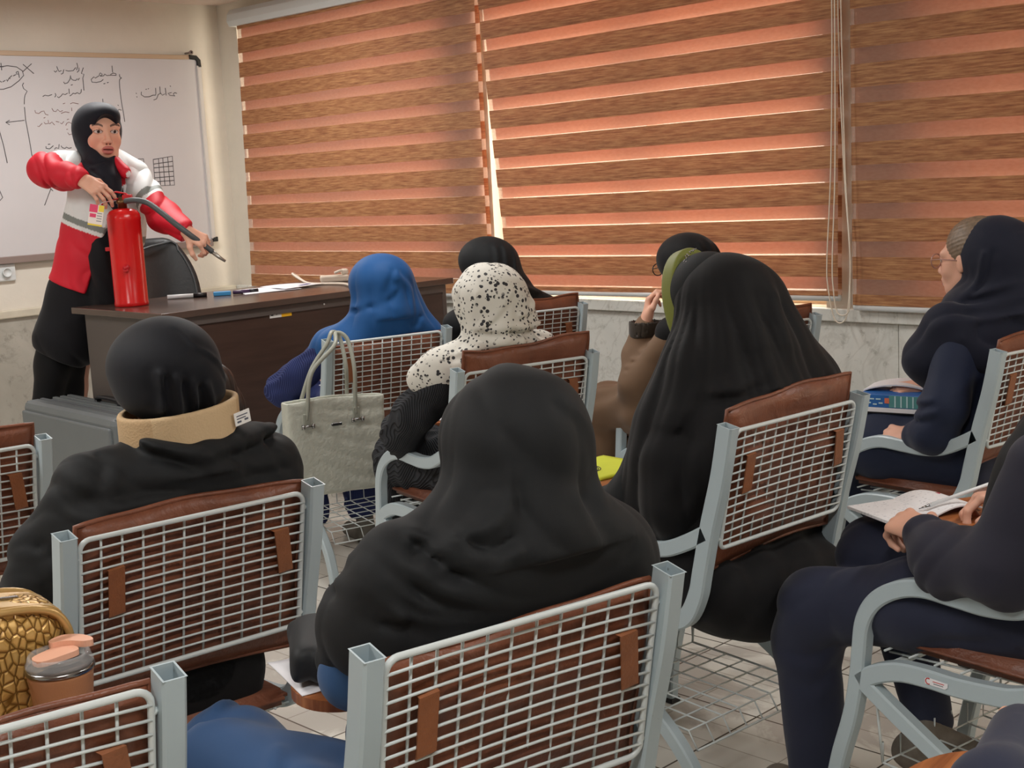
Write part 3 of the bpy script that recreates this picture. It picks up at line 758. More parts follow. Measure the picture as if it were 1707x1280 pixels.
def shoes(root, spots, mat=None, toe=(0, 1)):
    for (x, y, z, a) in spots:
        mb = MB(); c, s = math.cos(a), math.sin(a)
        def f(P, x=x, y=y, z=z, c=c, s=s):
            Q = P-V3((x, y, z)); Q = Q @ V3([[c, -s, 0], [s, c, 0], [0, 0, 1]])
            d = cap(Q, (0, -.03, .035), (0, .13, .028), .040, .036, ((0, 0, 1), 1.1)); d = smin(d, cap(Q, (0, -.02, .05), (0, -.02, .10), .038, .036), .03)
            return smax(d, -(Q[:, 2]-.003), .004)
        soft('shoe', [(f, (x-.22, y-.22, z-.02), (x+.22, y+.22, z+.16), .006)], mat or SHOEM, root)
def seated_body(root, head, hyaw=0, hpitch=0, hands=(), arms=(), legsf=True, sc=1.0, mouth=0, shx=.0, res=.004, lean=.15):
    """one continuous body: head, neck, trunk, arms, legs, hands"""
    hx, hy, hz = head
    def f(P):
        d = chain(P, [(shx, .21, .60), (shx+(hx-shx)*.4, .20+(hy-.2)*.3, .76), (shx+(hx-shx)*.6, .18+(hy-.2)*.55, .88)], [.115, .10, .095], .05, ((0, 1, 0), 1.25))
        d = smin(d, cap(P, (hx, hy-.03, hz-.10), (shx+(hx-shx)*.7, .18+(hy-.2)*.7, .90), .05, .06), .04)
        for (a, b, c) in arms: d = smin(d, chain(P, [a, b, c], [.048, .038, .024], .02), .03)
        if legsf: d = smin(d, legs(P, shx, r=.8), .05)
        return seatback(P, d, .06)
    pcs = [(f, (-.42, -.1, .02), (.42, .80, hz+.02), .012, lambda v: np.tile(SKIN, (len(v), 1))), head_piece((head[0], head[1], head[2]-.012), hyaw, hpitch, sc=sc*.92, res=res, mouth=mouth)]
    return soft('body', pcs+list(hands), M_SKIN, root)

# ---- A: black cloth over head and shoulders, middle foreground
R_ = person('A', 'person seen from behind in the middle foreground, black cloth over head and shoulders, blue coat')
seated_body(R_, (.095, .145, 1.085), 0, -.1, legsf=False, arms=(((-.08, .13, .90), (-.118, .25, .785), (-.03, .39, .735)), ((.24, .12, .90), (.28, .30, .74), (.17, .43, .73))))
def fA(P):
    d = ell(P, (.098, .14, 1.095), (.096, .112, .104))
    d = smin(d, cap(P, (.098, .14, 1.08), (.088, .125, .985), .096, .100), .03)
    t = chain(P, [(-.085, .145, .935), (.07, .125, .955), (.215, .105, .905)], [.070, .085, .070], .05)
    t = smin(t, chain(P, [(-.085, .145, .94), (-.115, .210, .87), (-.110, .27, .80)], [.062, .056, .048], .05), .05)
    t = smin(t, chain(P, [(.215, .105, .90), (.235, .19, .82), (.20, .30, .74)], [.068, .06, .05], .05), .05)
    t = smin(t, chain(P, [(.06, .135, .90), (.05, .16, .62)], [.105, .12], .06), .07)
    t = smin(t, ell(P, (.06, .15, .86), (.215, .105, .10)), .05)
    t = smin(t, cap(P, (.0, .10, .96), (.16, .10, .94), .07, .07), .06)
    d = smin(d, t, .055)
    d = fold(P, d, A1, .013, .012, ridge=(.004, 0, -.016)); d = fold(P, d, A2, .011, .014, ridge=(0, 0, -.015))
    d = fold(P, d, A3, .011, .011, ridge=(0, 0, .017)); d = fold(P, d, A4, .013, .009, ridge=(0, 0, .018)); d = fold(P, d, A5, .010, .007, ridge=(0, 0, .014))
    d = fold(P, d, A6, .013, .010, ridge=(-.016, 0, 0)); d = fold(P, d, A7, .016, .008, ridge=(.02, 0, 0)); d = fold(P, d, A8, .006, -.002); d = fold(P, d, A9, .014, .005, ridge=(.018, 0, 0))
    for tt, rr, aa in ((1.5, .008, .005), (2.1, .009, .005)):
        d = fold(P, d, [tuple(V3(a)+(V3(b)-V3(a))*tt) for a, b in zip(A3[1:7], A4[0:6])], rr, aa, ridge=(0, 0, .012))
    d = fold(P, d, [(-.05, .06, 1.03), (-.085, .08, 1.0), (-.12, .11, .97)], .008, .007, ridge=(0, 0, -.012)); d = fold(P, d, [(.0, .04, .985), (-.04, .05, .965), (-.10, .09, .95)], .008, .006, ridge=(0, 0, .013))
    d = fold(P, d, [(-.14, .2, .955), (-.15, .25, .90), (-.14, .30, .86)], .008, .005, ridge=(0, 0, .012))
    d = fold(P, d, [(.25, .1, .93), (.2, .06, .88), (.1, .03, .86)], .010, .008, ridge=(0, 0, .015))
    # open front: the face side is cut away
    d = smax(d, -ell(P, (.095, .30, 1.08), (.068, .13, .10)), .02)
    d = smax(d, -(P[:, 1]-.05), .01) if False else d
    return seatback(P, d+crease(P, .0030, 30, (.35, .2, 1), 1.5, 1)+crease_rad(P, .0040, 5, (.09, .16, 1.18), .7, 17))
A1 = [(-0.067, 0.06, 1.025), (-0.028, 0.05, 1.035), (0.004, 0.04, 1.055), (0.004, 0.03, 1.074)]
A2 = [(-0.058, 0.06, 1.017), (-0.049, 0.045, 0.999), (-0.023, 0.04, 0.986), (0.004, 0.035, 0.995)]
A3 = [(-0.092, 0.1, 0.99), (-0.079, 0.07, 0.974), (-0.049, 0.05, 0.949), (-0.012, 0.04, 0.926), (0.034, 0.035, 0.911), (0.094, 0.035, 0.909), (0.17, 0.05, 0.922), (0.205, 0.07, 0.942)]
A4 = [(-0.116, 0.1, 0.953), (-0.089, 0.06, 0.924), (-0.04, 0.04, 0.907), (0.029, 0.03, 0.893), (0.11, 0.03, 0.888), (0.212, 0.05, 0.899)]
A5 = [(-0.157, 0.2, 0.92), (-0.154, 0.16, 0.912), (-0.145, 0.12, 0.9), (-0.133, 0.08, 0.894)]
A6 = [(0.125, 0.05, 1.026), (0.135, 0.05, 0.99), (0.155, 0.05, 0.959), (0.192, 0.06, 0.932)]
A7 = [(-0.001, 0.02, 1.136), (-0.009, 0.015, 1.1), (-0.005, 0.02, 1.074)]
A8 = [(-0.013, 0.06, 1.155), (-0.029, 0.08, 1.107), (-0.036, 0.1, 1.047)]
A9 = [(0.1, 0.05, 1.152), (0.137, 0.07, 1.115), (0.155, 0.08, 1.063), (0.144, 0.07, 1.019)]
soft('chador', [(fA, (-.32, -.04, .50), (.42, .42, 1.22), .005)], BLK, R_)
def fAc(P):
    d = chain(P, [(-.09, .19, .84), (-.118, .25, .785), (-.03, .41, .735)], [.052, .045, .038], .03)
    d = smin(d, chain(P, [(.24, .22, .80), (.27, .32, .72), (.18, .46, .735)], [.06, .05, .042], .03), .02)
    d = smin(d, chain(P, [(.0, .2, .55), (-.13, .42, .535), (-.145, .66, .525), (-.14, .70, .38)], [.10, .085, .080, .06], .06), .05)
    d = smin(d, cap(P, (-.19, .30, .58), (-.215, .53, .575), .075, .080), .05)
    d = smin(d, chain(P, [(.08, .2, .56), (.14, .45, .54), (.13, .60, .51), (.13, .62, .30)], [.11, .085, .070, .06], .06), .05)
    d = fold(P, d, [(-.25, .45, .60), (-.2, .6, .64), (-.1, .7, .60)], .014, .008, (1, 1, 1), (0, .02, .0)); d = fold(P, d, [(-.22, .3, .64), (-.12, .45, .70), (-.06, .6, .66)], .014, .008, (1, 1, 1), (0, .02, 0))
    return d
soft('coat', [(fAc, (-.34, .0, .22), (.40, .80, .92), .007)], BLUE, R_)
soft('trousers', [(lambda P: smax(legs(P, 0, r=.95), P[:, 2]-.5, .01), (-.25, .1, .04), (.25, .75, .7), .010)], NAVYD, R_)
shoes(R_, [(-.10, .60, .0, 0), (.10, .62, .0, 0)])

# ---- B: bunched black scarf, beige neck band
R_ = person('B', 'person seen from behind at left, bunched black headscarf above a beige neck band')
seated_body(R_, (.055, .165, 1.12), -.3, -.05, arms=(((-.12, .15, .88), (-.22, .28, .72), (-.10, .44, .73)), ((.20, .14, .90), (.25, .30, .72), (.12, .44, .73))))
def fB(P):
    P = (P-V3((.036, 0, 0)))*V3((1.10, 1, 1))+V3((.036, 0, 0)); d = ell(P, (.037, .155, 1.140), (.103, .118, .082), rotm(0, 0, .10))
    d = smin(d, ell(P, (.048, .145, 1.150), (.088, .11, .082)), .03)
    d = smin(d, ell(P, (.010, .145, 1.085), (.062, .085, .035), rotm(0, 0, .35)), .03)
    d = smin(d, ell(P, (.095, .14, 1.100), (.050, .085, .040), rotm(0, 0, .1)), .03)
    d = fold(P, d, [(.03, .06, 1.215), (.045, .03, 1.18), (.075, .03, 1.162), (.11, .045, 1.135), (.135, .07, 1.10)], .005, .004, ridge=(.004, 0, .009))
    for i, (xa, xb) in enumerate(((-.035, -.030), (-.008, .004), (.022, .042), (.055, .075), (-.055, -.048))):
        d = fold(P, d, [(xa, .045, 1.145-.01*i), (xa+.003, .04, 1.11), (xb, .055, 1.072)], .007, .010, (1, .4, 1), ridge=(.012, 0, 0))
    d = d+crease(P, .0035, 48, (1, .2, .25), 1.2, 61)*np.clip((1.17-P[:, 2])/.07, 0, 1)
    d = smax(d, -ell(P, (.09, .30, 1.10), (.066, .12, .10), rotm(-.3)), .02)
    return d
soft('headscarf', [(fB, (-.12, -.02, 1.0), (.2, .33, 1.26), .0035)], m_cloth('black_satin_scarf', srgb(22, 24, 30), .7, .06, .22), R_)
def fBb(P):
    q = P-V3((.055, .14, 0)); c_ = P[:, 2]-(1.040-.10*(P[:, 0]-.05)*-1.0*.25)
    a = ell(P*V3((1, 1, .0))+V3((0, 0, 0)), (.053, .145, 0), (.102, .098, .05))
    a = np.sqrt((q[:, 0]/.104)**2+((q[:, 1])/.098)**2)-1; a = a*.1
    zc = 1.038+.10*(q[:, 0]); band = np.maximum(np.abs(P[:, 2]-zc)-.036, np.abs(a+.012*(P[:, 2]-zc)/.04)-.006)
    band = smax(np.abs(P[:, 2]-zc)-.036, np.abs(a-.0)-.006, .006)
    return band
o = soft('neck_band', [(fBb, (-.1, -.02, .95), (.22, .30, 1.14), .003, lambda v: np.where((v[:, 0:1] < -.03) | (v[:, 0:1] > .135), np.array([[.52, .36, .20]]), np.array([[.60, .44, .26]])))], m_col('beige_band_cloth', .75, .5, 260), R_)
mb = MB(); mb.box((-.019, -.0006, -.012), (.019, .0006, .012)); mb.box((-.014, -.0009, .004), (.013, -.0005, .006), 1); mb.box((-.014, -.0009, -.001), (.008, -.0005, .001), 1); mb.box((-.014, -.0009, -.0075), (-.004, -.0005, -.004), 1)
mb.box((.004, -.0009, -.0065), (.013, -.0005, -.003), 1)
tg = mb.build('care_tag', [plain('white_care_label', srgb(238, 238, 236), .5), plain('label_print', srgb(90, 96, 110), .6)], o); tg.location = (.136, .053, 1.045); tg.rotation_euler = (0, -.12, .25)
def fBh(P):
    d = chain(P, [(.10, .20, 1.12), (.165, .21, 1.090), (.195, .22, 1.04), (.180, .21, .99)], [.045, .032, .028, .020], .03)
    return d+rip(P, (1, .3, .1), 420, .0012)
soft('hair', [(fBh, (.03, .12, .93), (.27, .32, 1.2), .003)], HAIR, R_)
def fBc(P):
    d = chain(P, [(-.115, .135, .935), (.05, .12, .935), (.195, .12, .925)], [.074, .09, .074], .05)
    d = smin(d, chain(P, [(-.115, .135, .93), (-.175, .20, .82), (-.20, .27, .70), (-.19, .34, .60)], [.07, .07, .07, .06], .05), .05)
    d = smin(d, chain(P, [(.195, .12, .92), (.205, .18, .82), (.20, .30, .72)], [.072, .062, .055], .05), .05)
    d = smin(d, chain(P, [(.04, .14, .90), (.04, .17, .60)], [.11, .125], .06), .08)
    d = smin(d, ell(P, (.03, .14, .86), (.225, .10, .10)), .05)
    d = smin(d, chain(P, [(-.03, .08, 1.0), (.05, .06, .995), (.12, .075, 1.0), (.185, .11, .99)], [.018, .022, .022, .025], .03), .03)
    d = fold(P, d, Bs1, .012, .013, ridge=(0, 0, .017)); d = fold(P, d, Bs2, .008, .008, ridge=(0, 0, -.012)); d = fold(P, d, Bs3, .010, .007, ridge=(0, 0, .014))
    d = fold(P, d, Bs4, .016, .008, ridge=(0, 0, -.025)); d = fold(P, d, [(-.2, .1, .86), (-.12, .05, .90), (-.02, .035, .905), (.08, .03, .89)], .012, .006, ridge=(0, 0, .02))
    d = fold(P, d, [(.19, .08, .99), (.2, .07, .95), (.24, .1, .90)], .010, .006, ridge=(-.014, 0, 0))
    d = fold(P, d, [(-.12, .09, .99), (-.16, .1, .93), (-.22, .16, .86)], .012, .007, ridge=(.018, 0, .0))
    return seatback(P, d+crease(P, .0042, 30, (.25, .2, 1), 1.5, 2)+crease(P, .0020, 70, (.5, .2, .8), 1.6, 102))
Bs1 = [(-0.061, 0.08, 1.023), (-0.024, 0.05, 1.0), (0.031, 0.05, 0.979), (0.09, 0.06, 0.981), (0.153, 0.08, 0.987), (0.229, 0.1, 0.994)]
Bs2 = [(0.026, 0.05, 1.02), (0.067, 0.06, 1.026), (0.104, 0.08, 1.023), (0.166, 0.1, 1.005), (0.21, 0.12, 1.012)]
Bs3 = [(-0.119, 0.1, 1.013), (-0.078, 0.08, 1.016), (-0.038, 0.05, 1.002)]
Bs4 = [(-0.18, 0.06, 0.946), (-0.114, 0.04, 0.946), (0.014, 0.03, 0.939), (0.163, 0.04, 0.937), (0.251, 0.08, 0.938)]
soft('cloak', [(fBc, (-.34, -.04, .45), (.34, .46, 1.06), .005)], BLK, R_)
def fBk(P):
    d = chain(P, [(-.02, .20, .57), (-.14, .46, .57), (-.14, .64, .54), (-.14, .66, .20)], [.14, .11, .09, .08], .06)
    d = smin(d, chain(P, [(.06, .20, .57), (.12, .46, .57), (.12, .64, .54), (.12, .66, .20)], [.14, .11, .09, .08], .06), .06)
    d = smin(d, chain(P, [(.0, .12, .60), (.03, .16, .45), (.02, .3, .30)], [.10, .12, .12], .06), .05)
    return seatback(P, d+rip(P, (1, .2, 0), 60, .004, 2))
soft('skirt', [(fBk, (-.30, -.02, .10), (.30, .82, .75), .009)], BLK2, R_)
shoes(R_, [(-.12, .62, .0, 0), (.12, .62, .0, 0)])

# ---- E: dotted scarf, ribbed black knit
R_ = person('E', 'person from behind in a cream scarf with small black dots and a ribbed black knit')
hd = [hand_piece((-.145, .50, .525), (.2, 1, -.2), (-.5, .1, .9), s=1, curl=(.45,)*4, res=.004)]
seated_body(R_, (-.03, .13, 1.09), .15, -.1, hands=hd, arms=(((-.18, .14, .87), (-.235, .33, .70), (-.150, .49, .54)), ((.13, .13, .87), (.2, .32, .70), (.1, .44, .72))))
def fE(P):
    d = ell(P, (-.028, .130, 1.100), (.108, .115, .098), rotm(0, 0, .1)); d = smin(d, cap(P, (-.028, .12, 1.07), (-.035, .10, 1.0), .102, .095), .03)
    d = smin(d, ell(P, (.028, .085, 1.03), (.065, .05, .065)), .03)
    t = chain(P, [(-.20, .145, .900), (-.03, .11, .935), (.125, .115, .915)], [.052, .075, .058], .05)
    t = smin(t, ell(P, (-.03, .13, .90), (.19, .095, .07)), .04)
    t = smin(t, cap(P, (-.21, .15, .895), (-.235, .20, .87), .05, .045), .03)
    d = smin(d, t, .03)
    d = fold(P, d, [(-.12, .05, 1.12), (-.14, .05, 1.05), (-.17, .07, .97)], .008, -.004)
    d = fold(P, d, E2, .010, .013, ridge=(0, 0, .013)); d = fold(P, d, [(-.03, .04, 1.0), (.03, .035, .985), (.09, .05, .995)], .010, .014, ridge=(0, 0, .016))
    d = fold(P, d, [(-.12, .05, .99), (-.06, .04, .985), (-.03, .04, .998)], .009, .008, ridge=(0, 0, -.013))
    d = fold(P, d, [(.0, .04, .99), (-.01, .04, .95), (.02, .04, .91)], .009, .006, ridge=(.014, 0, 0)); d = fold(P, d, [(.05, .04, .99), (.07, .05, .95), (.08, .05, .92)], .009, .006, ridge=(.012, 0, 0))
    d = fold(P, d, [(-.2, .08, .93), (-.12, .05, .945), (-.05, .04, .95)], .009, .006, ridge=(0, 0, .013)); d = fold(P, d, [(.10, .07, 1.08), (.06, .03, 1.04), (.0, .02, 1.03)], .009, .006, ridge=(0, 0, .014))
    return seatback(P, smax(d, -ell(P, (-.045, .31, 1.08), (.068, .12, .09)), .02)+crease(P, .0035, 40, (.5, .2, 1), 1.5, 3)+crease_rad(P, .0065, 6, (-.03, .14, 1.17), .8, 19))
E2 = [(-0.027, 0.04, 1.099), (-0.087, 0.05, 1.026), (-0.113, 0.06, 1.002), (-0.033, 0.04, 0.998), (0.043, 0.05, 1.003)]
soft('headscarf', [(fE, (-.33, -.03, .80), (.25, .34, 1.23), .005)], DOTS, R_)
def fEc(P):
    d = chain(P, [(-.195, .15, .875), (-.240, .25, .76), (-.248, .335, .695)], [.060, .058, .058], .04)
    d = smin(d, chain(P, [(-.245, .335, .685), (-.155, .43, .60), (-.150, .50, .54)], [.060, .056, .048], .03), .03)
    d = smin(d, chain(P, [(.13, .14, .87), (.2, .30, .72), (.1, .42, .73)], [.06, .055, .045], .04), .03)
    d = smin(d, chain(P, [(-.03, .15, .86), (-.03, .19, .60)], [.12, .13], .06), .05)
    d = smin(d, chain(P, [(-.06, .22, .57), (-.12, .45, .57), (-.12, .60, .55), (-.12, .62, .35)], [.12, .10, .08, .07], .05), .06)
    d = smin(d, chain(P, [(.04, .22, .57), (.10, .45, .57), (.10, .60, .55), (.10, .62, .35)], [.12, .10, .08, .07], .05), .06)
    return seatback(P, d+rip(P, (.3, 1, .8), 90, .003, 2, (1, 0, 1)))
soft('knit_dress', [(fEc, (-.38, .0, .27), (.32, .75, .96), .006)], PIN_B, R_)
soft('trousers', [(lambda P: smax(legs(P, 0, r=.9), P[:, 2]-.45, .01), (-.25, .1, .04), (.25, .75, .7), .012)], BLK2, R_)
shoes(R_, [(-.10, .62, 0, 0), (.10, .62, 0, 0)])

# ---- F: royal blue scarf
R_ = person('F', 'person from behind in a royal blue headscarf and navy pinstripe clothes')
hd = [hand_piece((-.10, .52, .715), (.5, 1, -.1), (0, 0, 1), s=1, curl=(.3,)*4, res=.005)]
seated_body(R_, (.05, .15, 1.08), .15, -.1, hands=hd, arms=(((-.14, .18, .86), (-.27, .36, .70), (-.10, .50, .71)), ((.20, .14, .86), (.25, .30, .70), (.1, .44, .72))))
def fF(P):
    d = ell(P, (.055, .15, 1.095), (.105, .118, .092), rotm(0, 0, -.1)); d = smin(d, cap(P, (.05, .14, 1.07), (.055, .12, .98), .098, .105), .04)
    t = chain(P, [(-.14, .20, .865), (.03, .13, .92), (.195, .10, .87)], [.058, .09, .06], .06)
    t = smin(t, chain(P, [(.05, .13, .95), (.20, .09, .86)], [.09, .05], .05), .05); t = smin(t, ell(P, (.03, .15, .86), (.2, .10, .09)), .05)
    t = smin(t, cap(P, (-.14, .2, .87), (-.16, .235, .835), .055, .05), .03); t = smin(t, cap(P, (.095, .13, 1.08), (.195, .10, .88), .065, .055), .04)
    d = smin(d, t, .06)
    d = fold(P, d, F1, .007, -.006); d = fold(P, d, [(x+.018, y, z) for x, y, z in F1], .012, .008)
    d = fold(P, d, F2, .008, -.008); d = fold(P, d, [(x, y, z-.018) for x, y, z in F2], .012, .010)
    d = fold(P, d, F3, .010, .010, ridge=(0, 0, -.016)); d = fold(P, d, F4, .012, .008, ridge=(-.016, 0, 0)); d = fold(P, d, F5, .012, .008, ridge=(0, 0, .018))
    return seatback(P, smax(d, -ell(P, (.03, .31, 1.07), (.068, .12, .09)), .02)+crease(P, .0030, 32, (.8, .2, .6), 1.5, 4)+crease_rad(P, .0050, 6, (.06, .16, 1.17), .7, 18))
F1 = [(0.04, 0.06, 1.127), (0.013, 0.07, 1.081), (-0.013, 0.09, 1.031)]
F2 = [(0.065, 0.05, 1.1), (0.065, 0.055, 1.074), (0.034, 0.06, 1.044), (-0.013, 0.09, 1.028), (-0.068, 0.12, 1.006)]
F3 = [(-0.029, 0.09, 1.004), (0.026, 0.06, 0.984), (0.092, 0.05, 0.936), (0.135, 0.05, 0.925), (0.156, 0.06, 0.952)]
F4 = [(0.089, 0.06, 1.117), (0.133, 0.07, 1.067), (0.139, 0.06, 1.018), (0.129, 0.05, 0.939)]
F5 = [(-0.056, 0.14, 0.952), (-0.018, 0.09, 0.916), (0.024, 0.06, 0.913), (0.089, 0.05, 0.891)]
soft('headscarf', [(fF, (-.27, -.02, .76), (.30, .34, 1.21), .005)], ROYAL, R_)
def fFc(P):
    d = chain(P, [(-.145, .20, .85), (-.225, .31, .755), (-.262, .385, .70)], [.058, .056, .06], .04)
    d = smin(d, chain(P, [(-.262, .385, .70), (-.19, .46, .705), (-.11, .51, .715)], [.058, .05, .042], .03), .03)
    d = smin(d, chain(P, [(.19, .14, .86), (.24, .30, .72), (.12, .44, .73)], [.06, .055, .045], .04), .03)
    d = smin(d, chain(P, [(.03, .16, .84), (.0, .19, .60)], [.12, .135], .06), .05)
    d = smin(d, chain(P, [(-.03, .2, .57), (-.10, .45, .57), (-.10, .60, .55), (-.10, .60, .16)], [.13, .10, .08, .07], .05), .06)
    d = smin(d, chain(P, [(.05, .2, .57), (.12, .45, .57), (.12, .60, .55), (.12, .60, .16)], [.13, .10, .08, .07], .05), .06)
    return seatback(P, d+rip(P, (.3, 1, .8), 80, .003, 2, (1, 0, 1)))
soft('dress', [(fFc, (-.38, .0, .10), (.32, .75, .94), .007)], PIN_N, R_)
shoes(R_, [(-.10, .62, 0, 0), (.12, .60, 0, 0)], plain('grey_shoe', srgb(96, 92, 84), .6))

# ---- J: black scarf behind the dotted scarf
R_ = person('J', 'person in a plain black headscarf, mostly hidden behind the dotted scarf')
seated_body(R_, (-.065, .20, 1.09), .3, -.1, arms=(((-.20, .2, .86), (-.25, .36, .70), (-.12, .50, .71)), ((.10, .16, .87), (.16, .30, .70), (.05, .44, .72))))
def fJ(P):
    d = ell(P, (-.085, .19, 1.105), (.122, .125, .100), rotm(0, 0, .12)); d = smin(d, cap(P, (-.07, .17, 1.06), (-.04, .13, .98), .10, .10), .04)
    t = chain(P, [(-.24, .20, .86), (-.06, .14, .93), (.12, .11, .885)], [.06, .085, .055], .06); t = smin(t, cap(P, (-.02, .12, .97), (.13, .09, .90), .065, .045), .04)
    d = smin(d, t, .04)
    for x in (-.12, -.08, -.03): d = fold(P, d, [(x, .08, 1.16), (x-.01, .06, 1.10), (x-.02, .08, 1.04)], .008, .005, ridge=(.012, 0, 0))
    d = fold(P, d, [(-.02, .03, 1.02), (.04, .03, 1.0), (.08, .05, .99)], .012, .012, ridge=(0, 0, -.016))
    return seatback(P, smax(d, -ell(P, (-.115, .36, 1.08), (.066, .12, .09), rotm(.3)), .02))
soft('headscarf', [(fJ, (-.34, -.02, .78), (.22, .36, 1.22), .007)], BLK, R_)
def fJc(P):
    d = chain(P, [(-.20, .2, .86), (-.27, .36, .70), (-.12, .50, .71)], [.06, .055, .042], .04); d = smin(d, chain(P, [(.11, .16, .87), (.17, .30, .70), (.05, .44, .72)], [.06, .055, .042], .04), .03)
    d = smin(d, chain(P, [(-.05, .16, .84), (.0, .19, .60)], [.12, .13], .06), .05)
    return seatback(P, smin(d, legs(P, 0, r=1.1), .06))
soft('coat', [(fJc, (-.38, .0, .10), (.32, .75, .96), .010)], BLK, R_)
shoes(R_, [(-.10, .62, 0, 0), (.10, .60, 0, 0)])

# ---- G: the big black chador
R_ = person('G', 'person leaning forward under a large black chador with an olive scarf edge, right of centre')
hd = [hand_piece((-.165, .49, .65), (.3, 1, -.1), (-.6, 0, .8), s=1, curl=(.5,)*4, res=.004)]
seated_body(R_, (.045, .285, 1.145), .05, -.25, hands=hd, arms=(((-.13, .22, .93), (-.19, .33, .70), (-.17, .48, .65)), ((.22, .16, .90), (.28, .30, .72), (.16, .46, .73))))
def fG(P):
    d = ell(P, (.060, .235, 1.140), (.108, .120, .105))
    h = chain(P, [(.058, .232, 1.12), (.042, .195, 1.00), (.020, .17, .88)], [.104, .142, .190], .05)
    d = smin(d, h, .05)
    t = chain(P, [(-.075, .21, .985), (-.122, .24, .86), (-.150, .262, .75), (-.182, .31, .64)], [.076, .072, .066, .066], .06)
    t = smin(t, chain(P, [(.13, .15, 1.0), (.18, .12, .93), (.20, .12, .86)], [.08, .075, .07], .06), .06)
    t = smin(t, cap(P, (.11, .20, 1.12), (.19, .12, .92), .075, .075), .05); t = smin(t, cap(P, (.01, .23, 1.04), (-.118, .24, .86), .070, .072), .05); t = smin(t, ell(P, (.02, .13, .80), (.235, .11, .14)), .06)
    t = smin(t, chain(P, [(-.185, .22, .80), (-.20, .19, .70), (-.175, .22, .64)], [.065, .060, .05], .04), .05)
    t = smin(t, ell(P, (-.04, .23, .84), (.14, .12, .16)), .06)
    d = smin(d, t, .06)
    d = fold(P, d, G1, .007, -.004); d = fold(P, d, [(x+.02, y, z) for x, y, z in G1], .014, .006)
    d = fold(P, d, G2, .016, .010, ridge=(0, 0, .02)); d = fold(P, d, [(.17, .08, .97), (.1, .05, .93), (.0, .04, .92), (-.08, .08, .93)], .012, .008, ridge=(0, 0, .018))
    d = fold(P, d, [(.05, .1, 1.15), (-.0, .1, 1.02), (-.06, .11, .90), (-.1, .14, .8)], .018, .006, ridge=(.022, 0, 0)); d = fold(P, d, [(-.1, .2, .9), (-.15, .22, .78), (-.17, .24, .68)], .012, .006, ridge=(.016, 0, 0))
    return seatback(P, smax(d, -ell(P, (.06, .40, 1.12), (.080, .12, .125), rotm(0, -.2)), .015)+crease_rad(P, .0075, 7, (.05, .26, 1.22), .8, 5)+crease_rad(P, .0025, 19, (.05, .26, 1.22), .9, 6))
G1 = [(0.01, 0.25, 1.092), (-0.034, 0.27, 1.058), (-0.067, 0.3, 1.006), (-0.094, 0.33, 0.946)]
G2 = [(0.049, 0.12, 1.008), (-0.085, 0.08, 0.956), (-0.172, 0.1, 0.936), (-0.199, 0.16, 0.872)]
soft('chador', [(fG, (-.36, -.04, .54), (.32, .50, 1.27), .005)], BLK2, R_)
def fGk(P):
    d = chain(P, [(-.12, .16, .60), (.14, .16, .60)], [.12, .12], .05); d = smin(d, ell(P, (.02, .17, .50), (.225, .12, .14)), .06)
    d = smin(d, chain(P, [(-.11, .13, .50), (.15, .14, .50)], [.075, .075], .05), .05)
    d = smin(d, chain(P, [(-.03, .2, .57), (-.12, .46, .57), (-.12, .62, .55), (-.12, .64, .14)], [.14, .11, .09, .08], .05), .06)
    d = smin(d, chain(P, [(.05, .2, .57), (.13, .46, .57), (.13, .60, .55), (.13, .64, .14)], [.14, .11, .09, .08], .05), .06)
    d = seatback(P, d); d = smin(d, chain(P, [(-.135, .085, .50), (.165, .085, .49)], [.078, .078], .05), .04); d = smin(d, ell(P, (.02, .09, .44), (.18, .07, .07)), .05)
    return d+rip(P, (1, .1, 0), 45, .004, 2)
soft('chador_skirt', [(fGk, (-.30, -.02, .06), (.32, .80, .80), .008)], BLK2, R_)
def fGu(P):
    d = ell(P, (.048, .275, 1.150), (.092, .102, .102), rotm(.05, -.25)); d = smin(d, cap(P, (.05, .27, 1.10), (.04, .24, 1.0), .080, .085), .03)
    return smax(d, -ell(P, (.048, .400, 1.125), (.066, .085, .095), rotm(.05, -.25)), .012)
soft('under_scarf', [(fGu, (-.08, .10, .90), (.18, .42, 1.28), .005)], BLK, R_)
def fGs(P):
    d = chain(P, [(-.13, .24, .92), (-.19, .33, .70), (-.175, .465, .655)], [.052, .048, .040], .03)
    d = smin(d, chain(P, [(.20, .18, .88), (.27, .31, .73), (.17, .44, .73)], [.055, .052, .040], .03), .02)
    return d+crease(P, .003, 50, (.3, 1, .3), 1.2, 55)
soft('coat_sleeves', [(fGs, (-.32, .08, .60), (.36, .56, 1.0), .006)], BLK, R_)
def fGo(P):
    q = (P-V3((.060, .318, 1.112))) @ rotm(.0, -.28, 0)
    a = (np.sqrt((q[:, 0]/.090)**2+(q[:, 2]/.135)**2)-1)*.090
    return smax(np.abs(a)-.009, np.abs(q[:, 1])-.022, .008)
soft('scarf_edge', [(fGo, (-.12, .22, .95), (.20, .46, 1.32), .004)], OLIVE, R_)
mb = MB(); rnd = random.Random(5)
for j in range(46):
    t = math.radians(95+j*2.2); w = rnd.uniform(-.008, .008)
    q = Vector((.100*math.cos(t)*1.0, -.038+w, .126*math.sin(t))); q = Matrix(rotm(.0, -.28, 0).tolist()) @ q
    bm = bmesh.new(); bmesh.ops.create_icosphere(bm, subdivisions=1, radius=.0022); mb.bm(bm, M=Matrix.Translation(Vector((.062, .314, 1.126))+q))
mb.build('sequins', plain('silver_sequin', srgb(210, 214, 220), .2, 1), R_)
shoes(R_, [(-.10, .60, 0, 0), (.10, .60, 0, 0)])

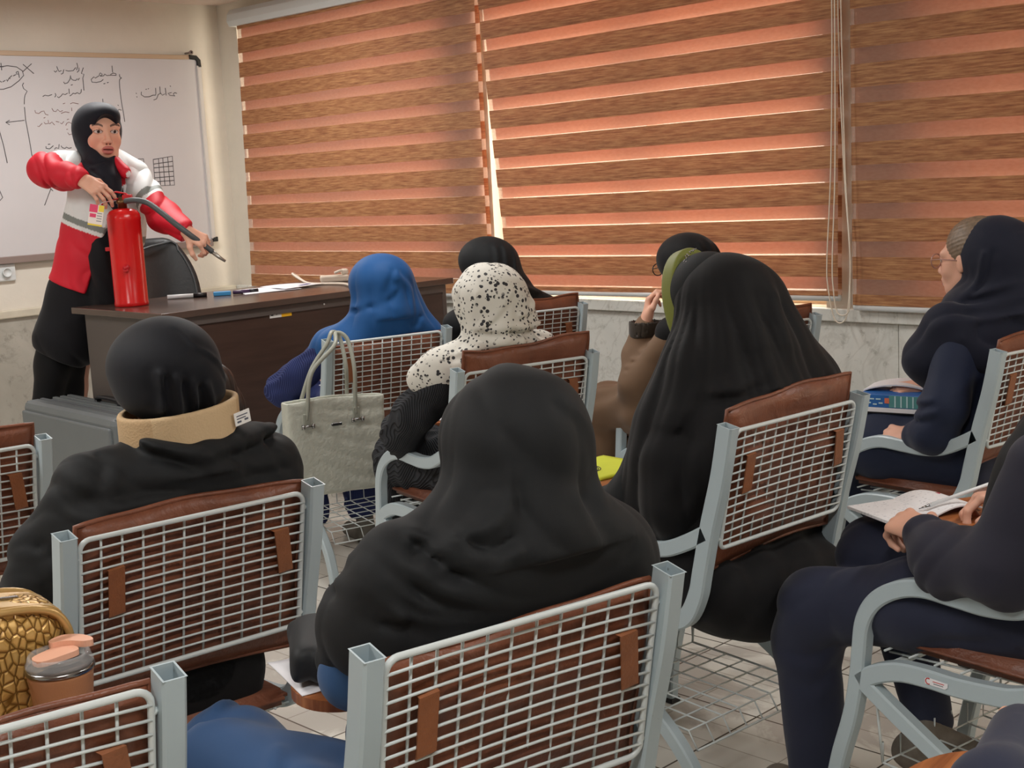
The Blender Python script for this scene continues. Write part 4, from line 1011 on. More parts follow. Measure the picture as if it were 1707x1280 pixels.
# ---- H: glasses, hand at the chin, brown coat
R_ = person('H', 'person with black-framed glasses resting chin on hand, brown coat, beside the window wall')
hd = [hand_piece((-.185, .415, .905), (.28, .1, 1), (-.8, .5, .1), s=1, curl=(.75, .8, .9, 1.0), res=.004, sc=.95)]
seated_body(R_, (-.065, .34, 1.10), .25, -.12, hands=hd, sc=.98, arms=(((-.17, .28, .87), (-.22, .42, .68), (-.185, .42, .90)), ((.13, .22, .87), (.18, .36, .70), (.02, .46, .72))))
def fH(P):
    d = ell(P, (-.068, .310, 1.120), (.108, .118, .094)); d = smin(d, cap(P, (-.04, .29, 1.07), (-.03, .24, .97), .092, .10), .04)
    t = chain(P, [(-.18, .27, .87), (-.02, .20, .91), (.13, .17, .86)], [.06, .09, .06], .06); d = smin(d, t, .05)
    for x in (-.10, -.06, -.01): d = fold(P, d, [(x, .21, 1.18), (x-.005, .19, 1.12), (x, .2, 1.05)], .009, .004, ridge=(.013, 0, 0))
    return seatback(P, smax(d, -ell(P, (-.103, .465, 1.08), (.070, .13, .105), rotm(.25)), .015))
soft('headscarf', [(fH, (-.30, .08, .78), (.24, .50, 1.23), .006)], BLK2, R_)
def glasses(root, c, M, mat, w=.028, h=.021, name='glasses'):
    mb = MB(); c = Vector(c); M = Matrix(M.tolist())
    for s in (-1, 1):
        pts = [c+M @ Vector((s*.030+w*math.cos(a), .094, .003+h*math.sin(a))) for a in [i*math.pi/9 for i in range(18)]]
        mb.tube(pts, .0021, 6, closed=True)
        mb.tube([c+M @ Vector((s*.058, .092, .008)), c+M @ Vector((s*.072, .055, .010)), c+M @ Vector((s*.074, .0, .004))], .0019, 6)
    mb.tube([c+M @ Vector((-.004, .094, .008)), c+M @ Vector((0, .098, .011)), c+M @ Vector((.004, .094, .008))], .002, 6)
    return mb.build(name, mat, root)
g = glasses(R_, (-.065, .34, 1.09), rotm(.25, -.12), plain('black_acetate', srgb(14, 14, 16), .3))
def fHc(P):
    d = chain(P, [(-.17, .27, .86), (-.250, .40, .68)], [.062, .055], .03); d = smin(d, chain(P, [(-.250, .40, .68), (-.22, .43, .78), (-.188, .42, .885)], [.055, .048, .040], .02), .03)
    d = smin(d, chain(P, [(.13, .2, .86), (.19, .36, .70), (.02, .46, .73)], [.06, .055, .045], .04), .03)
    d = smin(d, chain(P, [(-.02, .22, .84), (.0, .20, .60)], [.125, .14], .06), .05)
    d = smin(d, chain(P, [(-.06, .22, .58), (-.17, .45, .585), (-.20, .66, .56), (-.205, .70, .34)], [.13, .10, .085, .075], .05), .06)
    d = smin(d, chain(P, [(.05, .22, .57), (.10, .46, .57), (.10, .64, .55), (.10, .66, .30)], [.13, .10, .08, .07], .05), .06)
    for i in range(6): z = .70+.03*i; d = fold(P, d, [(-.29, .40, z+.01), (-.22, .36, z), (-.16, .38, z+.012)], .008, .006, (1, 1, 1), ridge=(0, 0, .011))
    return seatback(P, d+rip(P, (.8, .6, .2), 55, .004, 2.5))
soft('coat', [(fHc, (-.34, .05, .22), (.32, .85, .96), .007)], BROWN, R_)
def fHcuff(P):
    return smax(np.abs(cap(P, (-.198, .42, .845), (-.183, .42, .905), .047, .058))-.0025, np.abs(P[:, 2]-.875)-.03, .005)
soft('coat_cuff', [(fHcuff, (-.26, .3, .82), (-.08, .5, .93), .004)], m_cloth('dark_brown_cuff', srgb(50, 42, 34)), R_)
soft('trousers', [(lambda P: smax(legs(P, 0, r=.95), P[:, 2]-.45, .01), (-.25, .1, .04), (.25, .75, .7), .012)], BROWN, R_)
shoes(R_, [(-.12, .62, 0, 0), (.10, .62, 0, 0)])

# ---- I: navy, in profile at the right
R_ = person('I', 'person in profile at the right edge wearing navy headscarf, navy clothes and clear glasses')
hd = [hand_piece((-.212, .295, .635), (-.05, 1, -.02), (-.6, 0, .8), s=1, curl=(.35,)*4, res=.0035), hand_piece((-.03, .38, .755), (-.75, .55, -.1), (.0, -.3, .9), s=-1, curl=(.6,)*4, res=.0035)]
seated_body(R_, (.010, .245, 1.145), .10, -.05, hands=hd, mouth=.004, arms=(((-.13, .16, .93), (-.23, .20, .70), (-.205, .32, .63)), ((.18, .14, .92), (.22, .28, .75), (.0, .37, .75))))
def fI(P):
    d = ell(P, (.022, .165, 1.158), (.100, .118, .105)); d = smin(d, cap(P, (.02, .15, 1.12), (.02, .13, 1.02), .096, .105), .04)
    d = smin(d, ell(P, (-.02, .22, 1.02), (.075, .075, .055)), .04)
    t = chain(P, [(-.13, .20, .955), (.02, .14, .975), (.17, .12, .93)], [.075, .10, .075], .06)
    t = smin(t, chain(P, [(-.13, .22, .93), (-.155, .27, .86), (-.13, .25, .80)], [.075, .065, .05], .05), .05); t = smin(t, ell(P, (.0, .18, .88), (.19, .13, .11)), .05)
    d = smin(d, t, .05)
    d = fold(P, d, [(-.085, .12, 1.16), (-.09, .14, 1.08), (-.105, .19, 1.01)], .010, .008, (.4, 1, 1), ridge=(0, .016, 0)); d = fold(P, d, [(-.12, .22, .995), (-.14, .12, 1.0), (-.10, .05, 1.01), (.0, .02, 1.02)], .012, .012, (.5, .7, 1), ridge=(0, 0, -.018))
    d = fold(P, d, [(-.10, .2, 1.02), (-.10, .12, 1.04), (-.08, .06, 1.06)], .012, .009, (.5, .7, 1), ridge=(0, 0, .016)); d = fold(P, d, [(-.2, .1, .93), (-.18, .18, .88), (-.15, .27, .80)], .012, .006, ridge=(0, 0, .016))
    return seatback(P, smax(d, -(ell(P, (.0, .325, 1.140), (.088, .110, .116), rotm(.1))), .012)+crease(P, .0045, 30, (.5, .5, .6), 1.6, 6))
soft('headscarf', [(fI, (-.27, -.02, .74), (.30, .36, 1.29), .005)], NAVYD, R_)
def fIh(P): return smax(ell(P, (.014, .220, 1.172), (.081, .098, .090))+rip(P, (.2, .3, 1), 500, .0008), -ell(P, (.010, .345, 1.110), (.090, .085, .100)), .008)
soft('hair', [(fIh, (-.09, .08, 1.05), (.12, .33, 1.29), .003)], HAIRG, R_)
glasses(R_, (.010, .245, 1.134), rotm(.10, -.05), plain('clear_pink_acetate', srgb(170, 130, 120), .2))
def fIc(P):
    d = chain(P, [(-.15, .18, .90), (-.225, .17, .74), (-.235, .20, .66)], [.062, .062, .058], .04)
    d = smin(d, chain(P, [(-.235, .195, .665), (-.215, .265, .645)], [.056, .046], .03), .03)
    d = smin(d, chain(P, [(.18, .14, .90), (.23, .28, .75), (.02, .36, .76)], [.062, .055, .045], .04), .03)
    d = smin(d, chain(P, [(.0, .17, .86), (.0, .18, .60)], [.135, .14], .06), .05)
    d = smin(d, chain(P, [(-.06, .2, .57), (-.13, .45, .58), (-.125, .60, .56), (-.125, .62, .14)], [.13, .105, .085, .075], .05), .06)
    d = smin(d, chain(P, [(.05, .2, .57), (.10, .45, .58), (.10, .62, .56), (.10, .62, .14)], [.13, .10, .08, .07], .05), .06)
    for z in (.70, .74, .79): d = fold(P, d, [(-.30, .15, z+.02), (-.28, .22, z), (-.22, .25, z+.01)], .010, .007, (1, 1, 1), ridge=(0, 0, .014))
    return seatback(P, d)
soft('coat', [(fIc, (-.34, .0, .08), (.32, .78, .98), .007)], m_cloth('blue_black_coat_cloth', srgb(28, 36, 58), .7, .1, .25), R_)
shoes(R_, [(-.12, .62, 0, 0), (.10, .60, 0, 0)])

# ---- K: writing, cut off by the right edge
R_ = person('K', 'person cut off by the right edge, writing with a white pen on a notebook')
hd = [hand_piece((-.175, .425, .712), (.35, 1, .02), (-.35, .15, .9), s=1, curl=(.75, .85, .95, 1.0), thumb=(.1, .1), res=.0025, sc=1.02),
      hand_piece((.115, .40, .735), (-.75, .70, -.08), (.15, .1, 1), s=-1, curl=(.75, .9, 1.0, 1.1), thumb=(.35, .15), res=.0025, sc=1.02)]
seated_body(R_, (.076, .105, 1.130), 0, -.15, hands=hd, legsf=False, arms=(((-.17, .14, .92), (-.24, .20, .68), (-.175, .42, .71)), ((.18, .14, .92), (.24, .24, .70), (.12, .39, .735))))
def fK(P):
    P0 = P; P = P-V3((.075, -.03, .0))
    d = ell(P, (.0, .11, 1.14), (.10, .12, .105)); d = smin(d, cap(P, (0, .11, 1.1), (0, .11, 1.0), .1, .11), .04)
    t = chain(P, [(-.17, .13, .95), (0, .12, .97), (.17, .13, .95)], [.08, .1, .08], .06); t = smin(t, ell(P, (0, .15, .86), (.25, .15, .15)), .06)
    t = smin(t, chain(P, [(-.19, .16, .90), (-.225, .20, .78), (-.21, .24, .70)], [.085, .08, .06], .05), .05); t = smin(t, chain(P, [(-.06, .24, .86), (-.08, .27, .74)], [.12, .09], .05), .05)
    d = smin(d, t, .06)
    d = fold(P, d, [(-.29, .14, .95), (-.27, .2, .85), (-.2, .3, .76)], .014, .008, (1, 1, 1), ridge=(0, .02, .0)); d = fold(P, d, [(-.25, .1, .8), (-.25, .2, .74), (-.2, .3, .70)], .012, .007, (1, 1, 1), ridge=(0, 0, .018))
    d = smin(d, chain(P0, [(-.10, .11, .93), (-.155, .155, .85), (-.165, .205, .77)], [.09, .090, .066], .05), .05); return seatback(P0, smax(d, -ell(P, (.0, .295, 1.12), (.066, .115, .1)), .02))+crease(P0, .004, 30, (.6, .6, .5), 1.4, 71)
soft('headscarf', [(fK, (-.36, -.05, .60), (.30, .42, 1.27), .006)], BLK, R_)
def fKc(P):
    d = chain(P, [(-.19, .14, .88), (-.245, .19, .70)], [.075, .072], .04); d = smin(d, chain(P, [(-.245, .19, .70), (-.215, .33, .675), (-.185, .405, .70)], [.072, .066, .046], .03), .03)
    d = smin(d, chain(P, [(.19, .14, .9), (.25, .24, .72), (.14, .375, .735)], [.07, .06, .045], .04), .03)
    d = smin(d, chain(P, [(.0, .17, .86), (.0, .18, .62)], [.135, .14], .06), .05)
    d = fold(P, d, [(-.31, .18, .70), (-.27, .26, .66), (-.2, .3, .63)], .010, .006, (1, 1, 1), ridge=(0, .0, .016))
    return seatback(P, d)+crease(P, .0045, 40, (.4, .8, .5), 1.4, 73)
soft('jacket', [(fKc, (-.36, .0, .50), (.35, .48, .98), .006)], m_cloth('charcoal_navy_jacket_cloth', srgb(44, 44, 56), .75, .1, .2), R_)
def fKt(P):
    d = chain(P, [(-.09, .20, .575), (-.145, .45, .545), (-.165, .70, .485)], [.105, .090, .078], .04)
    d = smin(d, chain(P, [(-.165, .70, .485), (-.165, .735, .40), (-.15, .72, .08)], [.078, .072, .066], .03), .04)
    d2 = chain(P, [(.07, .2, .57), (.04, .46, .575), (-.02, .66, .580)], [.10, .085, .080], .04); d2 = smin(d2, chain(P, [(-.02, .66, .58), (.03, .64, .43), (.01, .54, .23)], [.075, .06, .05], .03), .03)
    d = smin(d, d2, .02)
    d = fold(P, d, [(-.22, .60, .50), (-.19, .69, .53), (-.12, .76, .50)], .010, .008, (1, 1, 1), ridge=(0, 0, .014)); d = fold(P, d, [(-.2, .66, .60), (-.2, .60, .55), (-.22, .50, .50)], .010, .006, (1, 1, 1), ridge=(0, .01, .01))
    d = fold(P, d, [(-.2, .35, .64), (-.21, .28, .57), (-.18, .2, .52)], .012, .007, (1, 1, 1), ridge=(0, .012, .008)); return d+crease(P, .0035, 34, (.3, .8, .7), 1.5, 72)
soft('trousers', [(fKt, (-.28, .05, .03), (.25, .82, .76), .006)], NAVY, R_)
# grey running shoes
def fS(P, o, a):
    Q = (P-V3(o)) @ rotm(a, 0, 0)
    d = cap(Q, (0, -.07, .035), (0, .14, .030), .040, .040, ((0, 0, 1), 1.05)); d = smin(d, cap(Q, (0, -.05, .05), (0, -.03, .095), .040, .038), .03); d = smin(d, cap(Q, (0, -.02, .07), (0, .08, .045), .036, .034), .02)
    d = d+.0015*np.sin(Q[:, 1]*120)*(Q[:, 2] < .02); return smax(d, -(Q[:, 2]-.002), .004)
M_SN = plain('grey_running_shoe', srgb(112, 104, 94), .75, var=.25, scale=38, bump=.4, bscale=120)
mb_n = [(0, 0), (.25, 1)]
for o, a in (((.0, .50, .118), 3.6), ((-.15, .70, .0), .0)):
    so = soft('shoe', [(lambda P, o=o, a=a: fS(P, o, a), V3(o)-.24, V3(o)+.24, .005)], M_SN, R_)
    mb = MB(); M = Matrix.Translation(o) @ Matrix(rotm(a).tolist()).to_4x4()
    for sd in (-1, 1):
        L = [(.018, .030), (.010, .066), (.020, .066), (.034, .036), (.026, .072), (.036, .072), (.044, .036)]
        pts = [M @ Vector((sd*(.0415-.0*abs(z)), y-.01, z)) for y, z in L]
        mb.tube(pts, .0024, 5)
    mb.build('letter_mark', M_BLK, so)
BOARD_INK = {'k':[[(3.535,2.189),(3.593,2.139)],[(3.586,2.193),(3.527,2.146)],[(3.398,2.172),(3.444,2.18),(3.496,2.174),(3.528,2.153),(3.532,2.128),(3.502,2.099),(3.453,2.066),(3.406,2.052),(3.384,2.052)],[(3.389,2.098),(3.402,2.09)],[(3.407,2.092),(3.423,2.1)],[(3.431,2.105),(3.434,2.095),(3.445,2.111),(3.464,2.127)],[(3.445,2.114),(3.453,2.109)],[(3.471,2.125),(3.487,2.132)],[(3.501,2.15),(3.491,2.145),(3.491,2.135),(3.503,2.136),(3.503,2.15),(3.506,2.115)],[(3.398,2.176),(3.42,2.173)],[(3.409,2.194),(3.409,2.155)],[(3.528,2.088),(3.519,2.074),(3.524,2.056),(3.543,2.042),(3.528,2.02),(3.522,1.999),(3.518,1.97)],[(3.517,1.955),(3.516,1.883),(3.526,1.767),(3.532,1.672)],[(3.508,1.882),(3.454,1.877),(3.401,1.872)],[(3.423,1.884),(3.399,1.872),(3.42,1.859)],[(3.358,1.828),(3.372,1.749),(3.383,1.65)],[(3.859,2.202),(3.863,2.183),(3.853,2.162)],[(3.87,2.176),(3.868,2.16),(3.855,2.149)],[(3.85,2.176),(3.832,2.158),(3.802,2.156),(3.786,2.159)],[(3.775,2.164),(3.768,2.143),(3.756,2.138)],[(3.76,2.158),(3.746,2.152),(3.739,2.165),(3.734,2.181)],[(3.734,2.158),(3.723,2.148),(3.715,2.156)],[(3.897,2.176),(3.889,2.16),(3.881,2.143),(3.897,2.139),(3.887,2.117),(3.887,2.08),(3.887,2.047)],[(3.866,2.117),(3.858,2.106),(3.851,2.113),(3.842,2.103),(3.826,2.105),(3.815,2.113),(3.812,2.131),(3.807,2.109),(3.791,2.09),(3.772,2.085),(3.766,2.095)],[(3.809,2.077),(3.82,2.08)],[(3.871,2.054),(3.867,2.036),(3.856,2.028),(3.843,2.035),(3.83,2.028),(3.818,2.032),(3.805,2.021),(3.795,2.016)],[(3.795,2.057),(3.794,2.028)],[(3.784,2.032),(3.769,2.024),(3.753,2.028),(3.744,2.017),(3.727,2.006),(3.719,2.013)],[(3.708,2.031),(3.712,2.02),(3.703,2.009)],[(3.688,2.024),(3.665,2.016),(3.646,2.02),(3.632,2.013)],[(4.079,2.19),(4.079,2.152)],[(4.1,2.136),(4.1,2.145),(4.083,2.148),(4.065,2.14),(4.062,2.135),(4.1,2.135)],[(4.062,2.135),(4.041,2.133),(4.027,2.142),(4.021,2.132),(4.001,2.129),(3.992,2.139),(4.001,2.148),(4.012,2.141),(4.001,2.13)],[(3.991,2.132),(3.966,2.118),(3.957,2.125),(3.939,2.11),(3.942,2.095),(3.97,2.093),(4.001,2.1),(4.015,2.111)],[(4.014,2.086),(4.025,2.088)],[(4.037,2.092),(4.047,2.094)],[(4.122,2.142),(4.123,2.127),(4.133,2.12),(4.119,2.108),(4.116,2.059),(4.118,1.983),(4.124,1.915),(4.127,1.867)],[(3.999,2.0),(3.999,1.959)],[(4.092,1.965),(4.097,1.96)],[(4.113,1.934),(4.098,1.939),(4.087,1.929),(4.07,1.934),(4.054,1.927),(4.04,1.921)],[(4.495,2.033),(4.481,2.037),(4.469,2.029),(4.48,2.017),(4.446,2.021),(4.434,2.032),(4.459,2.037)],[(4.452,2.077),(4.457,2.073)],[(4.419,2.064),(4.42,2.02)],[(4.413,2.029),(4.394,2.021),(4.385,2.033),(4.366,2.025),(4.362,2.015),(4.351,1.998),(4.332,1.993)],[(4.382,2.072),(4.381,2.029)],[(4.353,2.064),(4.352,2.033),(4.348,2.021),(4.33,2.021),(4.305,2.012),(4.273,2.011),(4.252,2.024),(4.255,2.041)],[(4.286,2.055),(4.292,2.057)],[(4.301,2.058),(4.306,2.06)],[(4.218,2.033),(4.223,2.03)],[(4.22,2.013),(4.225,2.009)],[(4.292,1.641),(4.425,1.657),(4.422,1.483),(4.29,1.483),(4.292,1.641)],[(4.328,1.646),(4.326,1.483)],[(4.358,1.649),(4.356,1.484)],[(4.392,1.653),(4.391,1.484)],[(4.291,1.614),(4.423,1.626)],[(4.291,1.591),(4.422,1.598)],[(4.289,1.563),(4.423,1.566)],[(4.29,1.532),(4.423,1.536)],[(4.289,1.508),(4.423,1.511)],[(4.121,1.647),(4.228,1.647),(4.231,1.566),(4.24,1.538)],[(4.121,1.647),(4.138,1.612)],[(4.219,1.628),(4.198,1.598)],[(4.125,1.643),(4.163,1.599)],[(3.774,1.725),(3.758,1.721),(3.743,1.729),(3.734,1.721),(3.718,1.726),(3.711,1.737)],[(3.7,1.745),(3.695,1.722),(3.678,1.727),(3.669,1.718)],[(3.664,1.738),(3.64,1.721),(3.62,1.725),(3.62,1.736)],[(3.633,1.746),(3.646,1.748)],[(3.613,1.508),(3.634,1.484)],[(3.622,1.496),(3.575,1.406)],[(3.321,1.503),(3.335,1.462),(3.314,1.444)]],'r':[[(3.576,1.937),(3.579,1.923),(3.598,1.919),(3.614,1.93),(3.63,1.933),(3.636,1.915),(3.653,1.91)],[(3.679,1.947),(3.687,1.931),(3.702,1.929),(3.712,1.941),(3.726,1.928),(3.743,1.934)],[(3.732,1.919),(3.758,1.927),(3.782,1.923)],[(3.799,1.95),(3.799,1.931)],[(3.749,1.972),(3.762,1.976)],[(3.794,1.972),(3.81,1.978),(3.844,1.972)],[(3.839,1.943),(3.835,1.924),(3.843,1.921),(3.829,1.913),(3.825,1.893)],[(3.802,1.869),(3.789,1.861),(3.774,1.869),(3.759,1.862),(3.753,1.85)],[(3.743,1.873),(3.73,1.859),(3.721,1.866)],[(3.714,1.87),(3.695,1.874)],[(3.685,1.854),(3.671,1.871),(3.655,1.861)],[(3.648,1.882),(3.651,1.864),(3.63,1.861),(3.623,1.871)],[(3.611,1.864),(3.591,1.846),(3.582,1.85)],[(3.764,1.884),(3.776,1.886)],[(3.624,1.893),(3.634,1.897)],[(3.787,1.802),(3.768,1.798),(3.76,1.81)],[(3.754,1.828),(3.763,1.83)]]}
# ------------------------------------------------------------------ board wall
M_BOARD = plain('whiteboard_enamel', srgb(204, 202, 204), .25, var=.03, scale=3)
M_FRAMEB = plain('tan_frame', srgb(192, 168, 142), .4); M_FRAMEG = plain('grey_brown_rail', srgb(140, 124, 118), .45)
M_INKK = plain('black_marker_ink', srgb(70, 66, 68), .6); M_INKR = plain('reddish_marker_ink', srgb(128, 92, 88), .6)
M_POLE = plain('white_aluminium', srgb(206, 202, 198), .3)
bd = empty('whiteboard', 'large whiteboard with handwriting on the wall behind the instructor', 'whiteboard', (3.4, 7.38, 1.12))
def rel(o, d): o.location = Vector(o.location)-Vector(d.location); return o
def box_part(name, lo, hi, mat, parent, bev=0, rot=None):
    mb = MB(); c = Vector([(a+b)/2 for a, b in zip(lo, hi)]); mb.box(tuple(Vector(lo)-c), tuple(Vector(hi)-c), bev=bev)
    o = mb.build(name, mat, parent); o.location = c-Vector(parent.location) if parent is not None else c
    if rot: o.rotation_euler = rot
    return o
box_part('panel', (2.2, 7.365, 1.12), (4.66, 7.385, 2.25), M_BOARD, bd)
box_part('top_rail', (2.2, 7.358, 2.235), (4.60, 7.388, 2.262), M_FRAMEB, bd, .004)
box_part('bottom_rail', (2.2, 7.358, 1.095), (4.66, 7.388, 1.135), M_FRAMEG, bd, .004)
box_part('side_rail', (4.645, 7.35, 1.14), (4.675, 7.388, 2.20), M_POLE, bd, .006)
mb = MB(); mb.band([Vector((4.60, 7.365, 2.25)), Vector((4.645, 7.365, 2.247)), Vector((4.662, 7.365, 2.23)), Vector((4.664, 7.365, 2.19))], (0, 1, 0), .03, .026); o = mb.build('corner_cap', M_BLK, bd); rel(o, bd)
box_part('corner_cap', (4.655, 7.35, 1.12), (4.69, 7.388, 1.15), M_BLK, bd, .003)
mb = MB()
for mi, key in ((0, 'k'), (1, 'r')):
    for st in BOARD_INK[key]:
        p = crom([(a, 7.3645, b) for a, b in st], 4) if (len(st) > 6 and max(q[1] for q in st)-min(q[1] for q in st) > .2) else [Vector((a, 7.3645, b)) for a, b in st]
        mb.tube(p, .0022 if mi == 0 else .0018, 5, mi)
o = mb.build('handwriting', [M_INKK, M_INKR], bd); rel(o, bd)
mb = MB(); mb.tube([(4.60, 7.40, 2.275), (4.60, 7.33, 2.275)], .006, 8); mb.tube([(4.60, 7.335, 2.275), (4.60, 7.330, 2.275)], .013, 10)
o = mb.build('wall_screw', M_FRAMEG); tag(o, 'small screw in the wall just above the top right corner of the whiteboard', 'screw')
ot = empty('wall_socket', 'white wall socket below the left part of the whiteboard', 'socket', (3.31, 7.39, 1.05))
box_part('cover_plate', (3.20, 7.378, .998), (3.372, 7.3995, 1.095), M_WHITE, ot, .008)
mb = MB(); mb.lathe([(.026, 0), (.026, .006), (.022, .006), (.022, .001)], 20, M=Matrix.Translation((.005, -.022, -.003)) @ Matrix.Rotation(math.pi/2, 4, 'X')); mb.build('socket_ring', M_WHITE, ot)
mb = MB()
for dx, dz, r in ((-.012, .004, .005), (.014, .006, .005), (.002, -.012, .008), (.018, -.004, .003), (-.006, .018, .003)): mb.lathe([(r, 0), (r, .004)], 12, M=Matrix.Translation((.005+dx, -.0155, -.003+dz)) @ Matrix.Rotation(math.pi/2, 4, 'X'))
mb.build('socket_holes', M_BLK, ot)
# ------------------------------------------------------------------ desk
def m_desk(name, a, b, rough):
    n = N(name); v = n.coord(scale=(1.2, 1.2, 1.2)); n.set(Roughness=rough); vv = n.coord(scale=(1, 1, 9))
    n.base(n.ramp(n.noise(vv, 3, 5, .6), [(.3, a), (.7, b)])); return n.m
M_DK = m_desk('dark_walnut_laminate', srgb(58, 42, 36), srgb(74, 56, 48), .35)
M_DKT = plain('desk_top_laminate', srgb(84, 68, 60), .22, var=.12, scale=5)
M_DKS = plain('grey_brown_side_board', srgb(86, 78, 74), .45)
ds = empty('desk', 'dark brown wooden desk in front of the whiteboard with the extinguisher on it', 'desk', (3.65, 5.3, PLAT))
box_part('desk_top', (2.83, 4.90, .932), (4.44, 5.68, .960), M_DKT, ds, .003)
box_part('front_panel', (2.90, 4.925, .24), (4.38, 4.943, .931), M_DK, ds)
box_part('side_panel', (2.872, 4.925, PLAT), (2.898, 5.64, .931), M_DKS, ds, .002)
box_part('side_panel', (4.382, 4.925, PLAT), (4.408, 5.64, .931), M_DKS, ds, .002)
box_part('top_trim', (2.90, 4.918, .895), (4.38, 4.9245, .931), M_DKS, ds)
st = box_part('inventory_sticker', (3.368, 4.9238, .880), (3.484, 4.9246, .908), plain('white_sticker', srgb(222, 222, 220), .5), ds)
box_part('sticker_band', (3.430, 4.9230, .880), (3.484, 4.9237, .908), plain('yellow_sticker', srgb(232, 176, 32), .5), ds)
mb = MB()
for k in range(2): mb.box((-.008+k*.0, -.0005, -.004), (.004, .0005, .004))
mb.tube([(.020, 0, 0), (.023, 0, .0)], .003, 6)
o = mb.build('sticker_mark', M_INKK, ds); o.location = Vector((3.383, 4.9233, .894))-ds.location
mb = MB(); mb.lathe([(.004, 0), (.004, .003)], 10, M=Matrix.Rotation(math.pi/2, 4, 'X')); o = mb.build('screw_cap', M_POLE, ds); o.location = Vector((3.66, 4.918, .912))-ds.location
# papers
M_PAPER = plain('white_paper', srgb(232, 232, 236), .6)
def sheet(name, pts, z, lab, cat, mat=None, th=.0012, parent=None, group=None, curl=0):
    mb = MB(); c = Vector((sum(p[0] for p in pts)/len(pts), sum(p[1] for p in pts)/len(pts), z))
    n = 10; g = []
    for i in range(n+1):
        for j in range(n+1):
            u, v = i/n, j/n; a = Vector(pts[0]+(0,))*(1-u)+Vector(pts[1]+(0,))*u; b = Vector(pts[3]+(0,))*(1-u)+Vector(pts[2]+(0,))*u
            p = a*(1-v)+b*v; g.append(Vector((p.x-c.x, p.y-c.y, curl*math.sin(u*3.1)*(v)+curl*.4*math.sin(v*5+u*2)**2)))
    N2 = (n+1)**2; vs = g+[p+Vector((0, 0, th)) for p in g]; fs = []
    for i in range(n):
        for j in range(n):
            a = i*(n+1)+j; fs += [(a, a+1, a+n+2, a+n+1), (N2+a, N2+a+n+1, N2+a+n+2, N2+a+1)]
    ring = list(range(n+1))+[i*(n+1)+n for i in range(1, n+1)]+[n*(n+1)+j for j in range(n-1, -1, -1)]+[i*(n+1) for i in range(n-1, 0, -1)]
    for q in range(len(ring)): a, b = ring[q], ring[(q+1) % len(ring)]; fs.append((a, b, N2+b, N2+a))
    mb.add(vs, fs, 0, True); o = mb.build(name, mat or M_PAPER, parent); o.location = c; tag(o, lab, cat, group); return o
sheet('paper_sheet', [(3.50, 5.30), (3.78, 5.24), (3.86, 5.42), (3.60, 5.54)], .9605, 'white sheet of paper nearest the markers on the desk', 'paper', group='papers on the desk', curl=.006)
sheet('paper_sheet', [(3.70, 5.26), (3.95, 5.30), (3.93, 5.48), (3.72, 5.50)], .968, 'white sheet with a bluish mark, on top of the desk papers near the cable', 'paper', group='papers on the desk', curl=.004)
mb = MB(); mb.box((-.05, -.0115, 0), (.05, .0115, .0006)); o = mb.build('ink_mark', plain('lilac_ink', srgb(150, 146, 186), .6)); o.parent = bpy.data.objects['paper_sheet.001']; o.location = (.04, -.05, .0052); o.rotation_euler = (0, 0, .5)
# markers and eraser
def marker(name, a, b, r, mat, capmat, lab, cat='marker pen'):
    a = Vector(a); b = Vector(b); t = empty(name, lab, cat, tuple(a)); d = (b-a)
    mb = MB(); mb.tube([Vector((0, 0, 0)), d*.66], r, 12); mb.build('barrel', mat, t)
    mb = MB(); mb.tube([d*.64, d*.97], r*1.08, 12); mb.build('cap', capmat, t)
M_WPEN = plain('white_plastic', srgb(226, 230, 232), .35); M_BLP = plain('black_plastic', srgb(26, 26, 30), .35); M_CYAN = plain('light_blue_plastic', srgb(62, 148, 206), .4); M_PUR = plain('dark_purple_plastic', srgb(64, 44, 78), .4)
marker('marker_pen', (3.225, 5.520, .9705), (3.375, 5.415, .9705), .010, M_WPEN, M_BLP, 'white marker pen with black cap lying on the desk near the extinguisher')
o = box_part('board_eraser', (3.395, 5.375, .9605), (3.475, 5.405, .980), M_CYAN, None, .004, (0, 0, -.62)); tag(o, 'small light blue board eraser between two markers on the desk', 'eraser')
marker('marker_pen', (3.485, 5.375, .970), (3.60, 5.335, .970), .009, M_PUR, M_BLP, 'dark purple marker pen on the desk beside the white papers')
# power strip and cable
ps = empty('power_strip', 'cream power strip with a plug lying at the far end of the desk', 'power strip', (4.11, 5.42, .9605))
M_CRM = plain('cream_plastic', srgb(222, 210, 194), .4)
mb = MB(); mb.box((-.07, -.03, 0), (.07, .03, .034), bev=.008); o = mb.build('strip_body', M_CRM, ps); o.rotation_euler = (0, 0, -.55)
mb = MB(); mb.box((.035, -.022, .034), (.07, .022, .062), bev=.008); mb.tube([(.055, .0, .05), (.03, -.02, .055), (.0, -.03, .046)], .007, 8); o = mb.build('plug', M_CRM, ps); o.rotation_euler = (0, 0, -.55)
mb = MB(); mb.tube(crom([(4.06, 5.62, .966), (4.04, 5.66, 1.0), (3.99, 5.60, 1.005), (3.96, 5.50, .985), (3.95, 5.40, .967), (3.98, 5.20, .968), (3.90, 5.02, .97), (3.84, 4.93, .975), (3.815, 4.884, .955), (3.83, 4.878, .88), (3.82, 4.88, .78), (3.80, 4.89, .60), (3.78, 4.89, .35), (3.80, 4.90, .16)], 8), .0065, 8)
o = mb.build('power_cable', M_CRM); tag(o, 'cream power cable looping over the desk and hanging down its front', 'cable')
